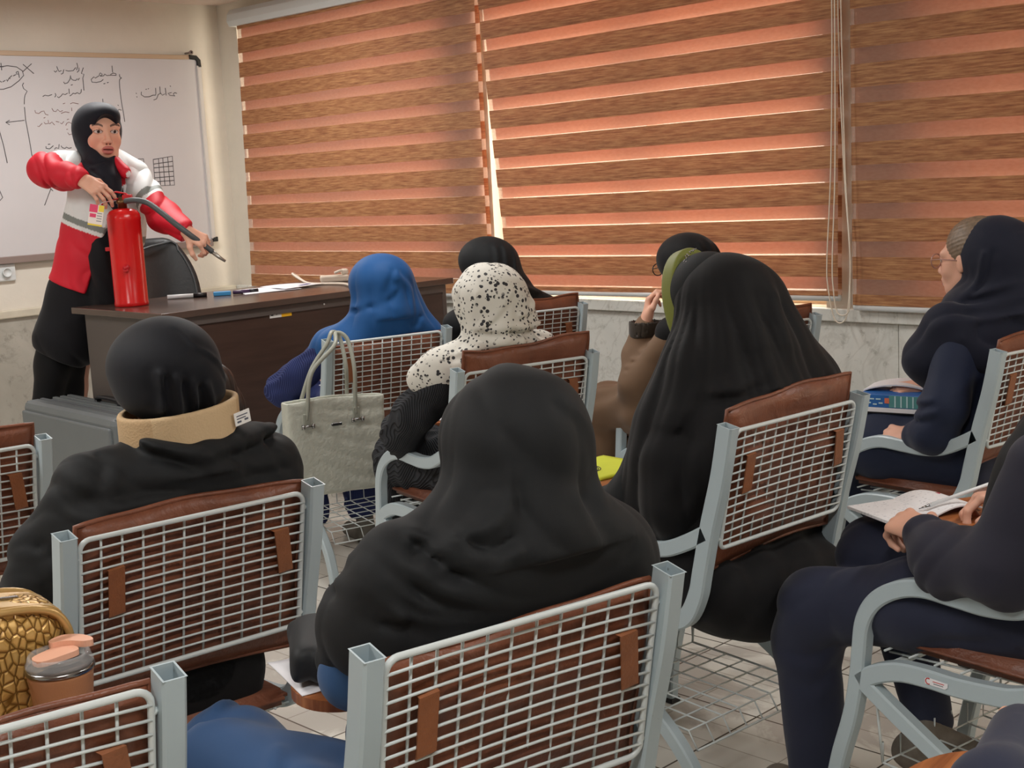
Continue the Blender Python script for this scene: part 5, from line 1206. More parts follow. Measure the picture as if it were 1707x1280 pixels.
# ------------------------------------------------------------------ office chair behind the desk
oc = empty('office_chair', 'black leather office chair behind the desk', 'chair', (3.60, 6.02, PLAT), math.radians(176))
M_BLL = plain('black_leather', srgb(34, 36, 38), .36, var=.1, scale=8, bump=.2, bscale=60)
def fOC(P):
    z = P[:, 2]; t = np.clip((z-.50)/.56, 0, 1); hw = .225-.02*t-.085*np.clip((t-.55)/.45, 0, 1)**2
    y = -.22-.10*t+.05*(P[:, 0]/.2)**2
    a = smax(np.abs(P[:, 0])-hw, np.abs(P[:, 1]-y)-.030, .03); a = smax(a, z-1.07, .06); a = smax(a, .48-z, .03); return a
soft('backrest', [(fOC, (-.3, -.42, .42), (.3, -.05, 1.12), .008)], M_BLL, oc)
mb = MB(); L = []
for k in range(25):
    z = .52+.52*min(1, k/12) if k <= 12 else .52+.52*(24-k)/12
    t = (z-.50)/.56; hw = .195-.02*t-.085*max(0, (t-.55)/.45)**2; s_ = -1 if k <= 12 else 1
    x = s_*hw; y = -.187-.10*t+.05*(x/.2)**2; L.append((x, y, z))
mb.tube(crom(L, 2), .006, 6); mb.build('piping', plain('worn_black_piping', srgb(70, 74, 76), .3), oc)
mb = MB(); mb.box((-.24, -.22, .40), (.24, .24, .48), bev=.03); mb.build('seat', M_BLL, oc)
mb = MB(); mb.tube([(0, 0, .09), (0, 0, .41)], .028, 12); mb.build('gas_lift', M_BLP, oc)
mb = MB()
for k in range(5):
    a = k*2*math.pi/5; mb.tube([(0, 0, .09), (.27*math.cos(a), .27*math.sin(a), .07)], .018, 8)
    bm = bmesh.new(); bmesh.ops.create_uvsphere(bm, u_segments=12, v_segments=8, radius=.028); mb.bm(bm, M=Matrix.Translation((.27*math.cos(a), .27*math.sin(a), .028)))
mb.build('star_base', M_BLP, oc)
for s in (-1, 1):
    mb = MB(); mb.tube(crom([(s*.24, -.12, .44), (s*.29, -.12, .56), (s*.29, .0, .63), (s*.29, .14, .62), (s*.25, .15, .46)], 6), .016, 8); mb.build('armrest', M_BLP, oc)
# ------------------------------------------------------------------ grey hard case
cs = empty('hard_case', 'big grey hard plastic case standing beside the desk', 'case', (2.715, 5.37, PLAT), math.radians(88))
M_CASE = plain('grey_moulded_plastic', srgb(104, 110, 112), .5, var=.05, scale=4); M_CASE2 = plain('dark_grey_moulded_plastic', srgb(84, 88, 92), .5)
mb = MB(); mb.box((-.44, .02, .02), (.44, .115, .41), bev=.03); mb.build('shell', M_CASE, cs)
mb = MB(); mb.box((-.44, -.13, .02), (.44, .018, .40), bev=.03); mb.build('shell', M_CASE, cs)
mb = MB(); mb.box((-.42, .117-.01, .06), (.42, .128, .37), bev=.008); mb.build('raised_panel', M_CASE, cs)
mb = MB(); mb.box((-.445, .008, .03), (.445, .03, .408), bev=.006); mb.build('closing_rim', M_CASE2, cs)
for k, y in enumerate((-.105, -.07, -.035, .045, .085)):
    mb = MB(); mb.box((-.43, y-.010, .396), (.43, y+.010, .406), bev=.003); mb.build('rib', M_CASE, cs)
mb = MB(); mb.band(crom([(-.10, -.09, .40), (-.09, -.09, .425), (.09, -.09, .425), (.10, -.09, .40)], 4), (0, 1, 0), .03, .014); mb.build('handle', M_BLP, cs)
for s in (-1, 1):
    mb = MB()
    for k in range(5): mb.box((s*.30-.07+k*.03, .100, .0), (s*.30-.052+k*.03, .132, .055), bev=.005)
    mb.build('ribbed_foot', M_CASE2, cs)
# ------------------------------------------------------------------ instructor frame: x to her image right, y away from the class
IO = Vector((2.991, 5.78, 0)); IA = math.radians(-44.41626)
def IW(x, y, z): c, s = math.cos(IA), math.sin(IA); return Vector((IO.x+x*c-y*s, IO.y+x*s+y*c, z))
# fire extinguisher
M_RED = plain('red_gloss_paint', srgb(206, 24, 26), .22, var=.06, scale=9); M_RED2 = plain('red_plastic_lever', srgb(190, 22, 34), .35)
fe = empty('fire_extinguisher', 'red fire extinguisher standing on the desk, held by the instructor', 'fire extinguisher', (2.990, 5.424, .9602), IA)
mb = MB(); mb.lathe([(.0, .0), (.070, .0), (.074, .004), (.074, .018), (.072, .022), (.072, .375), (.0735, .381), (.072, .388), (.069, .402), (.059, .416), (.041, .425), (.022, .428), (.0, .428)][1:-1], 48); mb.build('cylinder', M_RED, fe)
mb = MB(); mb.lathe([(.020, .425), (.020, .447), (.026, .449), (.026, .462), (.016, .466), (.016, .478)], 20); mb.build('valve', plain('brass_valve', srgb(120, 90, 60), .35, .8), fe)
mb = MB(); mb.band([Vector(p) for p in ((.03, 0, .462), (-.02, 0, .470), (-.055, -.01, .462), (-.085, -.015, .448))], (0, 1, 0), .022, .006); mb.build('carry_handle', M_RED2, fe)
mb = MB(); mb.band([Vector(p) for p in ((.035, 0, .470), (.02, 0, .490), (-.02, -.004, .500), (-.060, -.01, .492), (-.09, -.015, .480))], (0, 1, 0), .024, .007); mb.box((.005, -.016, .452), (.045, .016, .486), bev=.004); mb.build('squeeze_lever', M_RED2, fe)
mb = MB(); mb.lathe([(.014, 0), (.014, .018), (.009, .018), (.009, .026)], 14, M=Matrix.Translation((.012, -.068, .172)) @ Matrix.Rotation(math.pi/2, 4, 'X')); mb.box((.002, -.094, .155), (.022, -.072, .168), bev=.003); mb.build('side_fitting', M_RED2, fe)
mb = MB(); mb.box((-.091, -.012, .245), (-.070, .012, .262), bev=.003); mb.build('bracket_lug', M_RED2, fe)
L = [(.02, -.02, .458), (.07, -.04, .460), (.125, -.05, .445), (.19, -.085, .400), (.25, -.115, .352), (.31, -.112, .300), (.36, -.088, .252), (.392, -.078, .222)]
hs = MB(); hs.tube(crom(L, 8), .0125, 12); hs.build('hose', plain('grey_rubber_hose', srgb(70, 74, 76), .5), fe)
mb = MB(); mb.tube([Vector(L[-1]), Vector((.415, -.077, .200)), Vector((.445, -.08, .178))], .009, 10, rr=[.010, .008, .006]); mb.build('nozzle', plain('steel_nozzle', srgb(170, 168, 160), .3, .8), fe)
tb = MB(); tb.box((-.03, -.0008, -.045), (.03, .0008, .045)); tb.box((-.030, -.0014, .012), (.004, -.0009, .045), 1); tb.box((.008, -.0014, .018), (.03, -.0009, .045), 2); tb.box((-.026, -.0014, -.010), (.0, -.0009, .006), 1)
for k in range(4): tb.box((.004, -.0014, .008-.011*k), (.025, -.0009, .012-.011*k), 3)
tb.box((-.03, -.0014, -.045), (.03, -.0009, -.038), 2)
o = tb.build('service_tag', [plain('tag_card', srgb(238, 226, 220), .5), plain('tag_pink', srgb(226, 70, 110), .5), plain('tag_yellow', srgb(236, 208, 70), .5), plain('tag_grey', srgb(150, 150, 150), .5)], fe)
o.location = (-.088, -.105, .405); o.rotation_euler = (0, .22, .12)
mb = MB(); mb.tube([(-.075, -.10, .448), (-.06, -.06, .46), (-.02, -.01, .462)], .0012, 5); mb.build('tag_string', M_PAPER, fe)
# the instructor
R_ = empty('person', 'standing instructor in red and white jacket aiming the extinguisher hose', 'person', (IO.x, IO.y, PLAT), IA)
HC_ = V3((.108, .000, 1.724)); HY = math.radians(-147)
def soft0(name, pcs, mat): o = soft(name, pcs, mat, R_); o.location = (0, 0, -PLAT); return o
hr = hand_piece((.100, -.300, 1.520), (.80, -.12, -.58), (.30, -.72, .62), s=-1, curl=(.42, .50, .55, .6), thumb=(.45, .2), spread=.10, res=.0022, sc=1.06)
hl = hand_piece((.543, -.336, 1.272), (.84, -.10, -.53), (.28, -.66, .68), s=1, curl=(.95, 1.0, 1.05, 1.1), thumb=(.2, .35), res=.0022, sc=1.02)
def fIb(P):
    d = chain(P, [(-.12, .05, .95), (.04, .05, 1.25), (.10, .04, 1.48)], [.12, .10, .11], .06); d = smin(d, cap(P, (.10, .03, 1.62), (.11, .03, 1.50), .05, .07), .04)
    d = smin(d, chain(P, [(-.03, .02, 1.56), (-.122, -.15, 1.565), (.10, -.295, 1.52)], [.05, .042, .026], .02), .03)
    d = smin(d, chain(P, [(.24, .03, 1.52), (.41, -.15, 1.33), (.543, -.336, 1.272)], [.05, .042, .026], .02), .03)
    d = smin(d, chain(P, [(-.17, .05, .90), (-.27, .05, .55), (-.35, .04, .20)], [.08, .05, .035], .03), .03)
    return smin(d, chain(P, [(-.10, .10, .90), (-.17, .16, .55), (-.20, .20, .20)], [.08, .05, .035], .03), .03)
soft0('body', [(fIb, (-.50, -.40, .16), (.66, .32, 1.68), .012, lambda v: np.tile(SKIN, (len(v), 1))), head_piece(HC_, HY, -.02, -.04, sc=1.16, res=.0020, mouth=.006, tint=1.02), hr, hl], M_SKIN)
def fIh(P):
    M = rotm(HY, -.02, -.04); Q = (P-HC_) @ M
    d = ell(P, (.088, .025, 1.745), (.109, .128, .120)); d = smin(d, ell(Q, (0, .040, .074), (.080, .086, .062)), .03); d = smin(d, cap(P, (.085, .02, 1.68), (.095, .01, 1.61), .092, .080), .03)
    d = smin(d, chain(P, [(.11, -.04, 1.60), (.145, -.105, 1.50), (.190, -.150, 1.40)], [.078, .058, .022], .04), .04)
    d = smin(d, ell(P, (.10, .02, 1.56), (.11, .09, .06)), .03)
    d = fold(P, d, [(.02, -.07, 1.62), (.08, -.12, 1.585), (.15, -.12, 1.60)], .009, .006, ridge=(0, 0, -.014)); d = fold(P, d, [(.0, -.06, 1.70), (.02, -.10, 1.62), (.09, -.14, 1.56), (.15, -.15, 1.52)], .009, .006, ridge=(0, 0, -.014))
    d = smax(d, -ell(Q, (0, .150, -.018), (.070, .110, .104)), .006)
    return smax(d, -ell(Q, (0, .03, -.035), (.070, .094, .096)), .004)
soft0('headscarf', [(fIh, (-.06, -.24, 1.36), (.26, .20, 1.89), .0035)], m_cloth('navy_black_scarf', srgb(22, 24, 34), .65, .08, .2))
WHT = np.array(srgb(226, 230, 230)[:3]); RDJ = np.array(srgb(206, 20, 44)[:3]); GRY = np.array(srgb(128, 134, 130)[:3])
def pick(v, t, cols, edges):
    C = np.tile(cols[0], (len(v), 1))
    for e, c in zip(edges, cols[1:]): C = np.where((t > e)[:, None], c, C)
    return C
def colT(v):
    t = (1.394-.385*(v[:, 0]+.136))-v[:, 2]-.15*np.minimum(v[:, 0]-.05, 0)*0
    C = pick(v, t, [WHT, GRY, WHT, RDJ], [-.006, .024, .044])
    cl = np.sqrt(((v-V3((.115, -.0, 1.60)))**2*V3((1, 1, 1.3))).sum(1)); C = np.where(((cl < .185) & (v[:, 2] > 1.48) & (v[:, 1] < -.035) & (v[:, 2] > 1.50+.5*np.abs(v[:, 0]-.11)-.06))[:, None], RDJ, C); return C
def fJk(P):
    d = chain(P, [(.105, .045, 1.50), (.085, .045, 1.36), (.045, .04, 1.20), (-.03, .035, 1.03)], [.155, .165, .172, .178], .08, ((0, 1, 0), 1.35))
    d = smin(d, chain(P, [(-.02, .03, 1.56), (.11, .03, 1.58), (.235, .035, 1.53)], [.068, .072, .068], .05), .05)
    for s, x in ((-1, .055), (1, .175)): d = smin(d, cap(P, (x, -.05, 1.60), (x+s*.055, -.095, 1.545), .018, .022), .02)
    d = d+crease(P, .006, 28, (.9, .2, .4), 1.4, 8)
    d = smax(d, -(P[:, 2]-(1.045-.38*(P[:, 0]+.1))), .008)               # slanted hem
    xo = -.009+(P[:, 2]-1.0)*.43                                            # open front edge
    cut = smax(xo-P[:, 0], P[:, 0]-.20, .004); cut = smax(cut, P[:, 1]+.02, .004); cut = smax(cut, P[:, 2]-1.50, .02)
    d = smax(d, -cut, .008)
    return d
def fSr(P):
    d = chain(P, [(-.02, .02, 1.565), (-.112, -.14, 1.575), (.085, -.285, 1.522)], [.076, .064, .048], .05)
    d = smin(d, chain(P, [(-.02, .02, 1.565), (-.06, -.05, 1.56)], [.085, .082], .04), .04)
    d = d+crease(P, .008, 36, (.9, .3, .5), 1.4, 9)
    w = V3((.80, -.12, -.58)); w = w/np.linalg.norm(w); return smax(d, (P-V3((.098, -.295, 1.515))) @ w, .004)
def colSr(v): t = v[:, 2]-1.60+.55*(v[:, 0]+.03)*-1-.25*(v[:, 1]); return np.where(((v[:, 2] > 1.585-.30*(v[:, 0]+.02)) & (v[:, 1] > -.13) & (v[:, 0] > -.12))[:, None], WHT, RDJ)
def fSl(P):
    d = chain(P, [(.235, .03, 1.515), (.40, -.145, 1.335), (.525, -.31, 1.278)], [.074, .062, .046], .05)
    d = d+crease(P, .007, 36, (.6, .3, -.7), 1.4, 10)
    w = V3((.84, -.10, -.53)); w = w/np.linalg.norm(w); return smax(d, (P-V3((.535, -.33, 1.275))) @ w, .004)
def colSl(v): t = (v-V3((.235, .03, 1.515))) @ V3((.60, -.50, -.62)); return pick(v, t, [WHT, GRY, WHT, RDJ], [.145, .175, .195])
soft0('jacket', [(fJk, (-.33, -.20, .90), (.36, .25, 1.68), .005, colT), (fSr, (-.24, -.42, 1.40), (.16, .14, 1.68), .004, colSr), (fSl, (.10, -.42, 1.14), (.62, .15, 1.63), .004, colSl)], m_col('jacket_cloth', .6, .2, 400))
def fMn(P):
    d = chain(P, [(.10, .04, 1.48), (.03, .04, 1.22), (-.07, .035, 1.0), (-.145, .02, .80)], [.125, .128, .135, .155], .06, ((0, 1, 0), 1.25))
    d = smin(d, cap(P, (.09, -.05, 1.2), (.10, -.04, .98), .075, .085), .05)
    d = d+crease(P, .006, 24, (1, .2, .15), 1.2, 12)
    hem = .775-.52*np.maximum(P[:, 0]+.30, 0)*(P[:, 0] < -.045)-.133*(P[:, 0] >= -.045)+.8*np.maximum(P[:, 0]+.045, 0)
    return smax(d, hem-P[:, 2], .008)
soft0('long_coat', [(fMn, (-.36, -.24, .56), (.30, .26, 1.56), .006)], m_cloth('black_coat_cloth', srgb(22, 22, 26), .75, .08, .2))
def fTr(P):
    d = chain(P, [(-.185, .03, .85), (-.225, .03, .68), (-.285, .03, .45), (-.345, .03, .20)], [.09, .078, .064, .055], .04)
    return smin(d, chain(P, [(-.13, .08, .85), (-.20, .14, .55), (-.22, .18, .20)], [.09, .068, .055], .04), .03)
soft0('trousers', [(fTr, (-.46, -.12, .16), (-.0, .32, .98), .008)], BLK2)
for x, y in ((-.35, .0), (-.22, .16)):
    soft0('shoe', [(lambda P, x=x, y=y: smax(cap(P, (x, y+.03, .190), (x-.03, y-.13, .182), .042, .038), .1505-P[:, 2], .004), (x-.2, y-.25, .13), (x+.2, y+.2, .26), .006)], SHOEM)
# ------------------------------------------------------------------ tote bag on the post of chair F
def chair_item(k, name, lab, cat, loc=(0, 0, 0), rz=0, group=None):
    (x, y), a, _ = CH[k]; a = math.radians(a); c, s = math.cos(a), math.sin(a)
    return empty(name, lab, cat, (x+loc[0]*c-loc[1]*s, y+loc[0]*s+loc[1]*c, loc[2]), a+rz, group)
M_TOTE = plain('silver_green_leatherette', srgb(186, 189, 178), .33, var=.06, scale=40, bump=.8, bscale=70)
M_TOTE2 = plain('tote_trim_leatherette', srgb(150, 153, 142), .35); M_CHROME = plain('chrome', srgb(150, 150, 150), .2, 1)
tt = chair_item('F', 'tote_bag', 'silver-grey tote bag hanging by its handles from a chair post', 'bag', (-.285, -.115, .41), 0)
def fTt(P):
    z = P[:, 2]; t = np.clip(z/.33, 0, 1); hw = .170+.012*t-.0; hy = .052-.022*t
    d = smax(np.abs(P[:, 0])-hw, np.abs(P[:, 1])-hy, .02); d = smax(d, z-.325-.004*np.cos(P[:, 0]*18), .006); d = smax(d, -z, .012)
    d = d+crease(P, .0016, 60, (.2, .1, 1), 1.2, 31)
    return smax(d, -smax(smax(np.abs(P[:, 0])-hw+.008, np.abs(P[:, 1])-hy+.008, .01), .30-z, .004), .003)
o = soft('bag_body', [(fTt, (-.22, -.10, -.03), (.22, .10, .37), .004)], M_TOTE, tt); o.rotation_euler = (0, .035, 0)
for yy, sx in ((-.035, -1), (.035, 1)):
    mb = MB(); mb.tube(crom([(-.105, yy, .262), (-.098, yy, .30), (-.06+.012*sx, yy*.9, .42), (.015, yy*.9+(.0), .50), (.045, -.03+yy*.5+.06, .538), (.078, yy*.9+.03, .515), (.082, yy, .42), (.078, yy, .32), (.076, yy, .262)], 8), .0075, 8); mb.build('handle', M_TOTE2, tt)
    for hx in (-.104, .077):
        mb = MB(); mb.box((hx-.012, yy-.006, .245), (hx+.012, yy+.004, .285), bev=.003); mb.build('handle_tab', M_TOTE2, tt)
        mb = MB(); mb.tube([(hx-.02, yy-.012, .244), (hx+.02, yy-.012, .244)], .004, 8); mb.tube([(hx-.018, yy-.012, .236), (hx-.018, yy-.012, .25)], .006, 8); mb.tube([(hx+.018, yy-.012, .236), (hx+.018, yy-.012, .25)], .006, 8); mb.build('buckle', M_CHROME, tt)
mb = MB(); mb.box((-.020, -.047, .232), (.018, -.040, .243), bev=.002); mb.build('metal_badge', M_CHROME, tt)
# ------------------------------------------------------------------ things on the tablets
def m_croc():
    n = N('gold_crocodile_leather'); v = n.coord(scale=(1, 1, .62)); n.set(Roughness=.32, Metallic=.35)
    vo = n.add('ShaderNodeTexVoronoi', feature='DISTANCE_TO_EDGE'); vo.inputs['Scale'].default_value = 88; n.l.new(v, vo.inputs['Vector'])
    n.base(n.ramp(vo.outputs['Distance'], [(.02, srgb(120, 84, 30)), (.12, srgb(206, 164, 92)), (.5, srgb(222, 184, 116))]))
    r = n.ramp(vo.outputs['Distance'], [(.0, (0, 0, 0, 1)), (.18, (1, 1, 1, 1))]); n.bump(r, .6, .003); return n.m
M_GOLD = plain('gold_leather_trim', srgb(196, 160, 100), .3, .35, var=.1, scale=20); M_CROC = m_croc()
gb = chair_item('C', 'handbag', 'gold crocodile-textured handbag at the left edge beside the tumbler', 'bag', (.105, .49, .6865), math.radians(0))
def fGb(P): d = smax(np.abs(P[:, 0])-.150, np.abs(P[:, 1])-.062, .05); d = smax(d, np.abs(P[:, 2]-.10)-.105, .05); return d-.003
o = soft('bag_body', [(fGb, (-.2, -.12, -.03), (.2, .12, .27), .004)], M_CROC, gb)
def frame_ring(y): return [Vector((x, y, z)) for x, z in [(-.150, .01), (.150, .01), (.155, .06), (.154, .13), (.147, .172), (.122, .197), (.06, .207), (-.06, .207), (-.122, .197), (-.147, .172), (-.154, .13), (-.155, .06)]]
for y in (-.058, .058):
    mb = MB(); mb.tube(crom(frame_ring(y), 4, True), .006, 8, closed=True); mb.build('piping', M_GOLD, gb)
mb = MB(); mb.band(crom([(-.156, 0, .10), (-.151, 0, .165), (-.126, 0, .198), (0, 0, .212), (.126, 0, .198), (.151, 0, .165), (.156, 0, .10)], 6), (0, 1, 0), .085, .004, bev=.001); mb.build('top_band', M_GOLD, gb)
mb = MB(); mb.band(crom([(-.10, 0, .208), (0, 0, .216), (.10, 0, .208)], 6), (0, 1, 0), .008, .004, bev=.001); mb.build('zip', M_CHROME, gb)
mb = MB(); mb.band(crom([(-.045, -.075, .04), (-.045, -.078, .12), (-.04, -.085, .17), (-.02, -.09, .19)], 6), (1, 0, 0), .034, .008); mb.build('front_strap', M_GOLD, gb)
mb = MB(); mb.tube([(-.062, -.085, .178), (-.018, -.085, .188)], .008, 8); mb.build('strap_fitting', M_CHROME, gb)
tm = chair_item('C', 'tumbler', 'tan insulated tumbler with clear lid on the tablet at bottom left', 'cup', (.222, .375, .6865), 0)
mb = MB(); mb.lathe([(.030, 0), (.033, .003), (.0345, .02), (.0435, .118), (.0445, .122), (.0445, .130), (.041, .131)], 40); mb.build('cup_body', plain('tan_powder_coat', srgb(176, 122, 84), .45, bump=.15, bscale=600), tm)
mb = MB(); mb.lathe([(.0446, .126), (.0468, .128), (.0468, .132), (.0446, .134)], 40); mb.build('steel_rim', M_CHROME, tm)
n = N('clear_lid_plastic'); n.set(Roughness=.08); n.base((.75, .77, .78, 1)); tr = n.add('ShaderNodeBsdfTransparent'); ms = n.add('ShaderNodeMixShader'); ms.inputs[0].default_value = .72
n.l.new(n.p.outputs[0], ms.inputs[1]); n.l.new(tr.outputs[0], ms.inputs[2]); n.l.new(ms.outputs[0], n.n['Material Output'].inputs[0]); M_CLR = n.m
mb = MB(); mb.lathe([(.044, .134), (.0455, .136), (.0455, .140), (.043, .142), (.0425, .148), (.0405, .152), (.036, .150), (.034, .142), (.0, .141)][:-1]+[(.012, .141)], 40); mb.build('lid', M_CLR, tm)
M_PEACH = plain('peach_plastic', srgb(232, 176, 148), .45)
mb = MB(); out = [(-.038, -.014), (-.034, .012), (.0, .020), (.020, .018), (.026, .0), (.020, -.018), (.0, -.020)]
mb.prism([(p.x, p.y) for p in crom([(a, b, 0) for a, b in out], 4, True)], .145, .153); o = mb.build('lid_slider', M_PEACH, tm); o.rotation_euler = (0, 0, .35)
mb = MB(); out = [(.0, .022), (.004, .034), (.026, .042), (.044, .026), (.050, .004), (.046, -.012), (.034, -.008), (.024, .008), (.012, .018)]
mb.prism([(p.x, p.y) for p in crom([(a, b, 0) for a, b in out], 4, True)], .151, .160); o = mb.build('flip_tab', M_PEACH, tm); o.rotation_euler = (0, 0, .15)
# black pouch on the tablet of A, paper below it
o = sheet('paper_sheet', [(0, 0), (.01, .01), (0, .02), (.01, .02)], 0, 'white paper curling over the tablet edge below the black pouch', 'paper', group='papers on the tablets')
bpy.data.objects.remove(o)
def ctr(k, x, y): (cx, cy), a, _ = CH[k]; a = math.radians(a); return (cx+x*math.cos(a)-y*math.sin(a), cy+x*math.sin(a)+y*math.cos(a))
def ctab(k, pts): return [ctr(k, x, y) for x, y in pts]
sheet('paper_sheet', ctab('A', [(-.105, .455), (-.085, .62), (.07, .61), (.05, .43)]), .6865, 'white paper under the black pouch on the tablet in the middle foreground', 'paper', group='papers on the tablets', curl=.007)
pu = chair_item('A', 'pouch', 'small black fabric pouch with strap on the tablet in the middle foreground', 'bag', (-.035, .535, .699), 1.15)
M_PCH = m_cloth('black_nylon', srgb(34, 36, 38), .6, .05, .3)
soft('pouch_body', [(lambda P: smax(smax(np.abs(P[:, 0])-.095, np.abs(P[:, 1])-.045, .03), np.abs(P[:, 2]-.028)-.030, .025)+crease(P, .003, 60, (.3, 1, .4), 1, 21), (-.14, -.09, -.02), (.14, .09, .09), .004)], M_PCH, pu)
for k, (yy, zz) in enumerate(((-.045, .03), (-.035, .045), (-.05, .018))):
    mb = MB(); mb.tube(crom([(-.09, yy+.0, zz), (-.03, yy-.012, zz+.004), (.04, yy-.010, zz), (.085, yy+.004, zz-.004)], 5), .004, 6); mb.build('zip', M_BLP, pu)
mb = MB(); mb.tube(crom([(-.10, -.03, .05), (-.112, -.02, .062), (-.112, .0, .055), (-.104, .0, .03)], 5), .0022, 6); mb.build('ring', M_CHROME, pu)
mb = MB(); mb.band(crom([(-.10, -.01, .03), (-.15, -.07, -.03), (-.17, -.10, -.16), (-.15, -.09, -.34), (-.10, -.06, -.46), (-.03, -.05, -.50)], 6), (1, 0, 0), .016, .0025, bev=.0005); mb.build('shoulder_strap', M_PCH, pu)
# F and E papers, G yellow folder, K notebook and pen, I books
sheet('paper_sheet', ctab('F', [(-.165, .46), (-.16, .60), (-.02, .58), (-.03, .44)]), .6865, 'white paper on the tablet of the person in royal blue', 'paper', group='papers on the tablets', curl=.003)
sheet('paper_sheet', ctab('E', [(-.115, .44), (-.10, .60), (.08, .58), (.06, .42)]), .6865, 'white paper on the tablet of the person in the dotted scarf', 'paper', group='papers on the tablets', curl=.003)
M_YEL = plain('lime_yellow_card', srgb(214, 226, 64), .5, var=.03)
yf = sheet('folder', ctab('G', [(-.075, .55), (-.06, .735), (.14, .74), (.14, .54)]), .6865, 'lime yellow folder with a black emblem beside the big black chador', 'folder', M_YEL, th=.006)
mb = MB()
for rx, ry in ((.030, .016), (.022, .010)): mb.tube([(rx*math.cos(a*.3927), ry*math.sin(a*.3927), 0) for a in range(16)], .0012, 4, closed=True)
for dx in (-.012, 0, .011): mb.tube([(dx-.005, -.004, 0), (dx, .006, 0), (dx+.005, -.003, 0)], .0012, 4)
o = mb.build('emblem', M_INKK, yf); o.location = (-.03, .0, .0068); o.rotation_euler = (0, 0, .8)
nb = chair_item('K', 'notebook', 'open white notebook under the writing hands at lower right', 'notebook', (.02, .585, .6865), -.30)
M_NP = N('printed_page'); vv = M_NP.coord(scale=(1, 1, 1)); wv = M_NP.add('ShaderNodeTexWave', wave_type='BANDS', bands_direction='Y'); wv.inputs['Scale'].default_value = 26; wv.inputs['Distortion'].default_value = 3; wv.inputs['Detail Scale'].default_value = 60
M_NP.l.new(vv, wv.inputs[0]); nn = M_NP.noise(M_NP.coord(scale=(1, .3, 1)), 160, 2); mm = M_NP.add('ShaderNodeMath', operation='MULTIPLY'); M_NP.l.new(wv.outputs['Fac'], mm.inputs[0]); M_NP.l.new(nn, mm.inputs[1])
M_NP.base(M_NP.ramp(mm.outputs[0], [(.50, srgb(238, 238, 240)), (.62, srgb(190, 192, 198))])); M_NP = M_NP.m
mb = MB(); mb.box((-.115, -.075, 0), (.005, .085, .007), bev=.001); mb.build('page_block', M_NP, nb)
mb = MB(); vs = []; fs = []
for i in range(9):
    x = .005+.115*i/8; zt = .007+.012*math.sin(i/8*3.1); vs += [(x, -.075, zt), (x, .085, zt), (x, -.075, zt-.003), (x, .085, zt-.003)]
for i in range(8): a = i*4; fs += [(a, a+4, a+5, a+1), (a+2, a+3, a+7, a+6), (a, a+2, a+6, a+4), (a+1, a+5, a+7, a+3)]
mb.add(vs, fs+[(0, 1, 3, 2), (32, 34, 35, 33)], 0, False); mb.build('page_block', M_NP, nb)
mb = MB(); mb.lathe([(.008, 0), (.008, .0004)], 14); o = mb.build('printed_seal', plain('red_seal_print', srgb(176, 70, 90), .6), nb); o.location = (.098, .055, .0135)
pn = chair_item('K', 'pen', 'white pen held in the writing hand at lower right', 'pen', (.0, .555, .700), 0)
mb = MB(); dv = Vector((.165, -.105, .055)); mb.tube([dv*.10, dv], .0042, 10); mb.build('barrel', M_WPEN, pn)
mb = MB(); mb.tube([dv*-.02, dv*.12], .003, 8, rr=[.001, .0042]); mb.build('pen_tip', M_CHROME, pn)
# books on the tablet of I
bk = chair_item('I', 'book', 'thick blue and teal patterned book on the tablet of the person in navy', 'book', (-.10, .42, .703), -1.25)
M_BKC = plain('blue_book_cover', srgb(40, 104, 176), .4); M_TEAL = plain('teal_book_print', srgb(88, 150, 150), .4); M_LTB = plain('pale_stripe', srgb(190, 220, 226), .5); M_ORG = plain('orange_print', srgb(226, 120, 90), .5)
mb = MB(); mb.box((-.10, -.07, 0), (.10, .07, .040), bev=.002); mb.build('cover', M_BKC, bk)
mb = MB()
mb.box((-.10+.095, -.0712, .002), (.099, -.0702, .038), 0)
for k in range(5): mb.box((.012+.018*k, -.0718, .003), (.016+.018*k, -.0713, .037), 1)
mb.box((-.018, -.0718, .014), (-.004, -.0713, .03), 2)
for k in range(4): mb.box((-.09+.018*k, -.0718, .008+.004*(k % 2)), (-.078+.018*k, -.0713, .012+.004*(k % 2)), 1)
for k in range(3): mb.box((-.085+.02*k, -.0718, .024), (-.07+.02*k, -.0713, .028), 1)
mb.build('printed_edge', [M_TEAL, M_LTB, M_ORG], bk)
o = chair_item('I', 'notebook', 'flat white notebook underneath the blue and teal book', 'notebook', (-.09, .43, .6865), -1.25)
mb = MB(); mb.box((-.115, -.085, .003), (.115, .085, .016), bev=.001); mb.build('page_block', M_PAPER, o)
mb = MB(); mb.box((-.117, -.087, 0), (.117, .087, .0029)); mb.build('cover', M_BLP, o)
o = chair_item('I', 'notebook', 'open grey-edged booklet lying on top of the blue and teal book', 'notebook', (-.06, .44, .743), -1.15)
mb = MB(); vs = []; fs = []
for i in range(13):
    x = -.10+.2*i/12; z = .004+.018*math.sin(math.pi*i/12)**.8
    for yy in (-.06, .07): vs += [(x, yy, z), (x, yy, z-.004)]
for i in range(12): a = i*4; fs += [(a, a+4, a+6, a+2), (a+1, a+3, a+7, a+5), (a, a+1, a+5, a+4), (a+2, a+6, a+7, a+3)]
mb.add(vs, fs+[(0, 2, 3, 1), (48, 49, 51, 50)], 0, False); mb.build('page_block', M_PAPER, o)
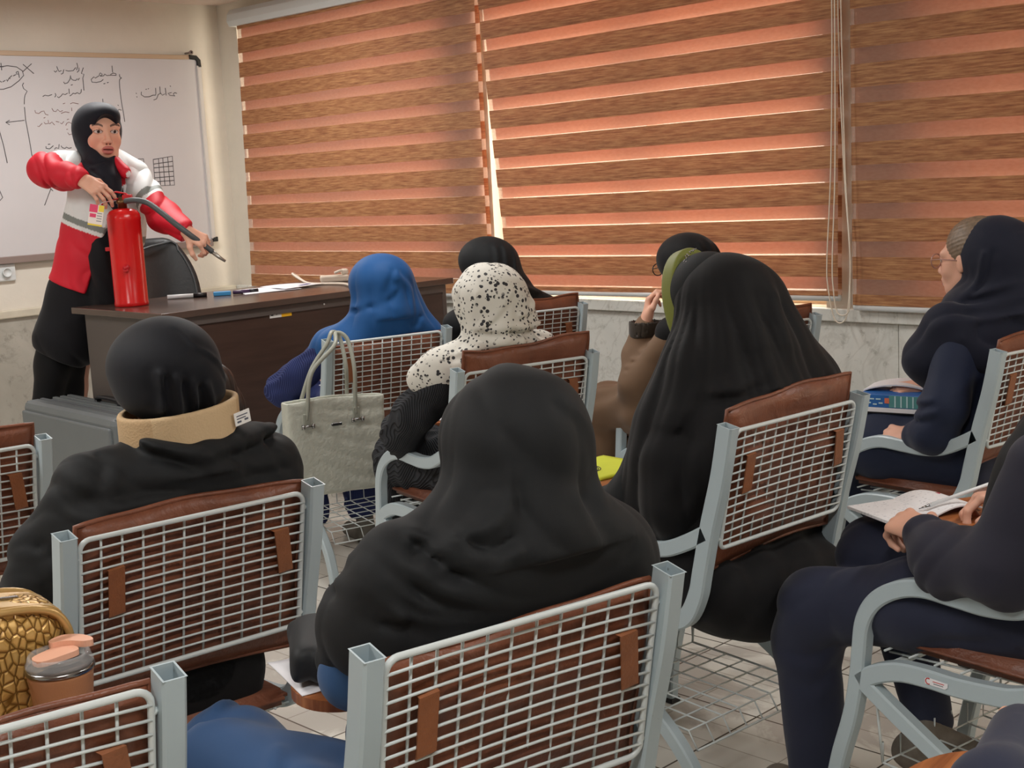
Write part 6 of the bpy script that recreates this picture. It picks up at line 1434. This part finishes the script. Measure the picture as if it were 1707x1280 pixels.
# sticker on K's seat rail
k_ = CHAIR['K']
mb = MB(); out = [(-.026, -.007), (.020, -.007), (.026, -.002), (.026, .006), (-.02, .007), (-.026, .004)]
mb.prism(out, 0, .0006); mb.tube([(-.018+.006*math.cos(a), .006*math.sin(a), .0008) for a in [math.radians(60+i*24) for i in range(11)]], .0012, 5, 1)
mb.box((-.008, .001, .0006), (.018, .0025, .0009), 1); mb.box((-.006, -.003, .0006), (.016, -.0018, .0009), 2)
o = mb.build('small_sticker', [M_PAPER, plain('sticker_red', srgb(190, 50, 50), .5), M_INKK], k_)
o.location = (-.2508, .335, .437); o.rotation_euler = (math.radians(90), 0, math.radians(-90))
# person on the chair whose tablet shows at the bottom right corner
R_ = person('L', 'person almost wholly outside the frame at the bottom right corner, only a navy sleeve showing')
hd = [hand_piece((.24, .46, .722), (1, .15, 0), (0, 0, 1), s=1, curl=(.4,)*4, res=.004)]
seated_body(R_, (.06, .12, 1.10), 0, -.1, hands=hd, legsf=False, res=.005, arms=(((-.12, .14, .90), (-.2, .26, .73), (.23, .46, .72)), ((.22, .14, .90), (.25, .26, .70), (.12, .30, .63))))
def fLc(P):
    d = chain(P, [(-.12, .14, .89), (-.20, .26, .74), (.03, .43, .735), (.24, .46, .725)], [.07, .06, .048, .040], .04)
    d = smin(d, chain(P, [(.19, .14, .89), (.25, .26, .70), (.13, .30, .63)], [.07, .06, .045], .04), .03)
    d = smin(d, chain(P, [(.05, .16, .88), (.03, .18, .60)], [.13, .14], .06), .05)
    return seatback(P, d)+crease(P, .003, 30, (.4, .3, 1), 1, 41)
soft('coat', [(fLc, (-.34, .0, .44), (.36, .60, 1.0), .008)], NAVY, R_)
def fLh(P):
    d = ell(P, (.06, .11, 1.12), (.10, .12, .10)); d = smin(d, cap(P, (.06, .10, 1.08), (.06, .11, .96), .095, .12), .05)
    d = smin(d, chain(P, [(-.09, .14, .93), (.05, .13, .95), (.19, .14, .93)], [.07, .09, .07], .05), .05)
    return seatback(P, smax(d, -ell(P, (.06, .29, 1.09), (.068, .12, .09)), .02))
soft('headscarf', [(fLh, (-.24, -.04, .80), (.34, .30, 1.25), .008)], BLK, R_)
soft('trousers', [(lambda P: seatback(P, legs(P, 0, r=1.05)), (-.28, .05, .03), (.28, .78, .75), .010)], NAVYD, R_)
shoes(R_, [(-.10, .60, 0, 0), (.10, .60, 0, 0)])
